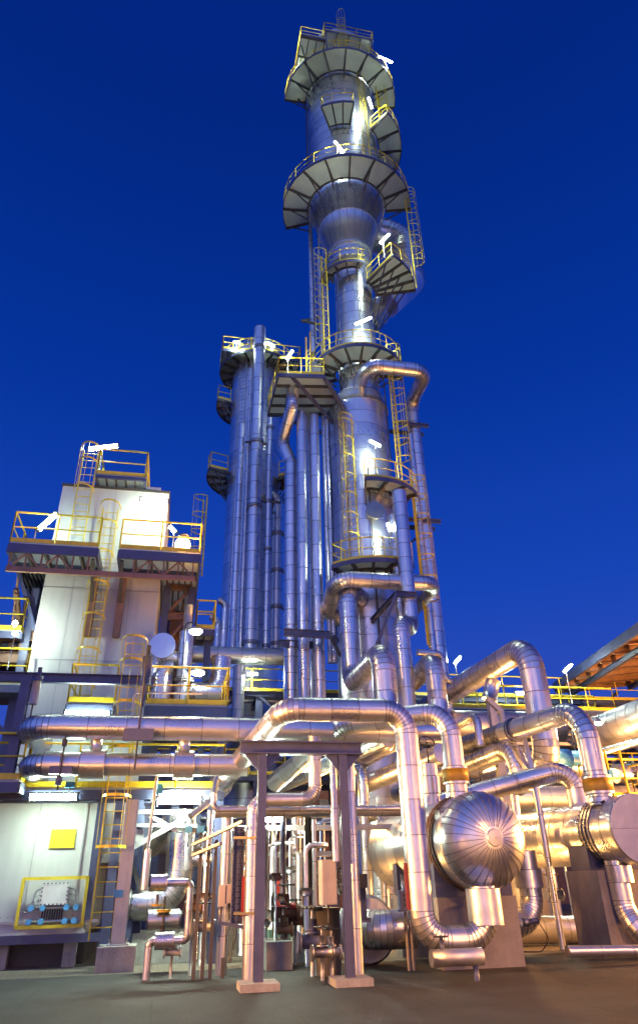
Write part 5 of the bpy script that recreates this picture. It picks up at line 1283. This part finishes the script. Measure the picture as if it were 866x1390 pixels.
unseenlamp('added sodium floodlight beyond the picture edge on the building side, aimed along the pipes', -6.5, 13.0, 3.0, 6, 16.5, 4.0, 720, 75)  # this pair is added to rim the pipe edges with warm light
unseenlamp('added sodium floodlight beyond the picture edge on the exchanger side, aimed along the pipes', 19.5, 16.8, 3.0, 8, 17.5, 3.6, 850, 80)
def lowlamp(label, p, power, d=(0, -.1, 1)):  # added uplights, standing in for warm ground bounce under the pipes
    p = V(p); root = thing('added_uplight', label, 'lamp', (p.x, p.y, 0)); dd = V(d).normalized(); u, w_ = frame(dd)
    b = MB().bb((p.x-.2, p.y-.15, .01), (p.x+.2, p.y+.15, p.z-.12), 'concrete'); b.build('base', root)
    MB().box(p-dd*.06, (.1, .5, .34), 'steel_dark', ax=(dd, u, w_)).build('housing', root)
    ld = bpy.data.lights.new('uplight_source', 'AREA'); ld.shape = 'RECTANGLE'; ld.size = .45; ld.size_y = .3; ld.energy = power; ld.color = (1, .46, .12)
    lo = bpy.data.objects.new('uplight_source', ld); COL.objects.link(lo); lo.parent = root
    lo.matrix_local = Matrix.Translation(p+dd*.01-V((p.x, p.y, 0))) @ dd.to_track_quat('-Z', 'Y').to_matrix().to_4x4()
q = P1_(18.0); lowlamp('added low uplight on the ground between the piers of the domed exchanger', (q.x+1.6, 18.4, .5), 130)
q = P2_(20.6); lowlamp('added low uplight on the ground between the piers of the flat ended exchanger', (q.x-1.6, 21.0, .5), 170)
lowlamp('added low uplight on the ground behind the drum and frame', (P1_(0).x-2.6, 22.5, .5), 200)
lowlamp('added low uplight on the ground behind the crossing pipes', (P1_(0).x+1.2, 24.0, .5), 180)
for lab, px, py, Y_, pw, d in (  # lamps added among the pipes for warm light from behind
 ('added sodium lamp on a short stem high among the receding pipes', 560, 1060, 25.5, 420, (0, -1, .25)),
 ('added sodium lamp on a short stem behind the arching pipes', 650, 1030, 26.0, 600, (0, -1, .3)),
 ('added sodium lamp on a short stem behind the frame beam', 440, 1090, 25.0, 380, (.2, -1, .3)),
 ('added sodium lamp on a short stem behind the yellow guard rail', 800, 1070, 24.5, 500, (-.3, -1, .4)),
 ('added sodium lamp on a short stem near the foot of the main column', 560, 985, 25.5, 380, (-.1, .6, .9))):
    p = PY(px, py, Y_); root = thing('added_lamp', lab, 'lamp', (p.x, p.y, 0)); dd = V(d).normalized(); u, w_ = frame(dd)
    MB().rod((p.x, p.y+.12, .0), (p.x, p.y+.12, p.z), .035, 'galvanised', 8).build('stem', root); MB().box(p-dd*.05, (.08, .34, .24), 'steel_dark', ax=(dd, u, w_)).build('housing', root)
    ld = bpy.data.lights.new('added_light', 'AREA'); ld.shape = 'RECTANGLE'; ld.size = .32; ld.size_y = .22; ld.energy = pw*.62; ld.color = (1, .48, .14)
    lo = bpy.data.objects.new('added_light', ld); COL.objects.link(lo); lo.parent = root
    lo.matrix_local = Matrix.Translation(p+dd*.01-V((p.x, p.y, 0))) @ dd.to_track_quat('-Z', 'Y').to_matrix().to_4x4()
# tube lamps added out of sight for greenish light, small bore clutter
tubelight('added tube lamp hidden behind the straight crossing pipe by the frame', PY(352, 1112, 18.6), PY(385, 1112, 18.6), th=.06)
tubelight('added tube lamp hidden behind the frame beam over the green pipes', PY(395, 1044, 21.0), PY(425, 1044, 21.0), th=.06)
rr = random.Random(3)
for k in range(22):
    x_ = 268+k*8.2+rr.uniform(-3, 3); Y_q = rr.uniform(17.8, 23.5)
    if 290 < x_ < 300: continue
    p = PY(x_, 1292, Y_q); p.z = .02; top = PY(x_, 1112+rr.uniform(-6, 60), Y_q).z
    pp = [p, V((p.x, p.y, top))]
    if k % 3 == 0: pp += [V((p.x+rr.uniform(.3, .8), p.y, top)), V((pp[-1].x+.0, p.y, top))][:1]
    if k % 4 == 1: pp += [V((p.x, p.y+1.4, top))]
    o = MB().tube(pp, rr.choice((.03, .045, .06, .08)), bend=1.5, seam=0, m=rr.choice(('galvanised', 'cladding_dull', 'steel_grey', 'rust', 'cladding')), n=10)
    f_ = top*rr.uniform(.25, .7)
    o.rod((p.x, p.y, f_), (p.x, p.y, f_+.16), .12, rr.choice(('steel_dark', 'rust', 'strap')), 12); o.rod((p.x-.16, p.y, f_+.08), (p.x+.16, p.y, f_+.08), .05, 'strap', 10)
    o = o.build('small_pipe', loc=p, label='thin small bore line standing in the crowded bay behind the portal frame', category='pipe'); o['group'] = 'thin lines in the crowded bay behind the portal frame'
for k in range(14):
    x_ = 500+k*26+rr.uniform(-6, 6); Y_q = rr.uniform(21.5, 27); p = PY(x_, 1292, Y_q); p.z = .02; top = PY(x_, 1080+rr.uniform(-70, 90), Y_q).z
    o = MB().tube([p, V((p.x, p.y, top)), V((p.x, p.y+2, top))], rr.choice((.05, .08, .12, .16)), bend=1.4, seam=.9, m='cladding', n=16)
    o = o.build('riser', loc=p, label='upright riser in the dim bay behind the two heat exchangers', category='pipe'); o['group'] = 'risers in the dim bay behind the exchangers'
# cable trays along the bays
for lab, x0, x1, py, Y in (('horizontal cable tray crossing behind the green upright pipes', 300, 560, 1128, 20.0), ('lower horizontal cable tray in the crowded bay', 270, 450, 1165, 21.5), ('cable tray running above the receding pipes beside the far walkway', 560, 800, 1010, 27.5)):
    a, c = PY(x0, py, Y), PY(x1, py, Y); c.z = a.z; b = MB(); b.bar(a, c, .35, .02, 'galvanised'); 
    for s1 in (-.17, .17): b.bar(a+V((0, s1, .05)), c+V((0, s1, .05)), .015, .12, 'galvanised')
    for k in range(4): b.rod(a+V((0, -.1+.06*k, .04)), c+V((0, -.1+.06*k, .04)), .02, 'black')
    b.build('cable_tray', loc=a, label=lab, category='cable tray')
# ================================================================== WORLD AND LIGHT
w = bpy.data.worlds.new('World'); S.world = w; w.use_nodes = True; nt = w.node_tree; N = nt.nodes; L = nt.links
bg = N['Background']
sky = N.new('ShaderNodeTexSky'); sky.sky_type = 'NISHITA'; sky.sun_disc = False
SUN_EL, SUN_AZ = 2.0, 200.0
sky.sun_elevation = R(SUN_EL); sky.sun_rotation = R(SUN_AZ)
tc = N.new('ShaderNodeTexCoord'); sp = N.new('ShaderNodeSeparateXYZ'); L.new(tc.outputs['Generated'], sp.inputs[0])
rp = N.new('ShaderNodeValToRGB'); L.new(sp.outputs['Z'], rp.inputs['Fac'])
els = [(0.0, (.075, .085, .47)), (.12, (.035, .08, .50)), (.35, (.008, .058, .46)), (.60, (.0015, .034, .33)), (.85, (.0006, .020, .22)), (1., (.0005, .018, .22))]
e = rp.color_ramp.elements; e[0].position, e[0].color = els[0][0], (*els[0][1], 1); e[1].position, e[1].color = els[-1][0], (*els[-1][1], 1)
for p_, c_ in els[1:-1]: q = e.new(p_); q.color = (*c_, 1)
mul = N.new('ShaderNodeMix'); mul.data_type = 'RGBA'; mul.blend_type = 'MULTIPLY'; mul.inputs['Factor'].default_value = 1
mul.inputs['B'].default_value = (.02, .03, .10, 1); L.new(sky.outputs[0], mul.inputs['A'])
add = N.new('ShaderNodeMix'); add.data_type = 'RGBA'; add.blend_type = 'ADD'; add.inputs['Factor'].default_value = .12
sc_ = N.new('ShaderNodeVectorMath'); sc_.operation = 'SCALE'; sc_.inputs['Scale'].default_value = 10.0
# afterglow behind the viewer, low over the horizon
gv = N.new('ShaderNodeVectorMath'); gv.operation = 'DOT_PRODUCT'; gv.inputs[1].default_value = (math.sin(R(205))*.97, math.cos(R(205))*.97, .24); L.new(tc.outputs['Generated'], gv.inputs[0])
gm = N.new('ShaderNodeMapRange'); gm.interpolation_type = 'SMOOTHERSTEP'; gm.inputs['From Min'].default_value = -.1; gm.inputs['From Max'].default_value = 1.0; L.new(gv.outputs['Value'], gm.inputs['Value'])
gs = N.new('ShaderNodeVectorMath'); gs.operation = 'SCALE'; gs.inputs[0].default_value = (.13, .19, .46); L.new(gm.outputs[0], gs.inputs['Scale'])
ga = N.new('ShaderNodeVectorMath'); ga.operation = 'ADD'; L.new(gs.outputs[0], ga.inputs[0]); L.new(rp.outputs[0], ga.inputs[1])
L.new(ga.outputs[0], sc_.inputs[0]); L.new(sc_.outputs[0], add.inputs['A']); L.new(mul.outputs['Result'], add.inputs['B'])
L.new(add.outputs['Result'], bg.inputs['Color']); bg.inputs['Strength'].default_value = .1
sd = bpy.data.lights.new('sun', 'SUN'); so = bpy.data.objects.new('sun', sd); COL.objects.link(so)
sd.energy = .12; sd.angle = R(20); sd.color = (1, .62, .48)
az = R(SUN_AZ); so.rotation_euler = V((math.sin(az)*math.cos(R(8)), math.cos(az)*math.cos(R(8)), math.sin(R(8)))).to_track_quat('Z', 'Y').to_euler()

S.view_settings.view_transform = 'Standard'; S.view_settings.look = 'None'; S.view_settings.exposure = 0; S.view_settings.gamma = 1
S.render.engine = 'CYCLES'; c = S.cycles
c.use_denoising = True
try: c.denoiser = 'OPENIMAGEDENOISE'
except Exception: pass
c.max_bounces = 6; c.glossy_bounces = 4; c.diffuse_bounces = 3; c.sample_clamp_indirect = 4; c.sample_clamp_direct = 0; c.use_light_tree = True
c.caustics_reflective = False; c.caustics_refractive = False; c.blur_glossy = .5
for o in list(S.objects):
    if '_r' in o: del o['_r']
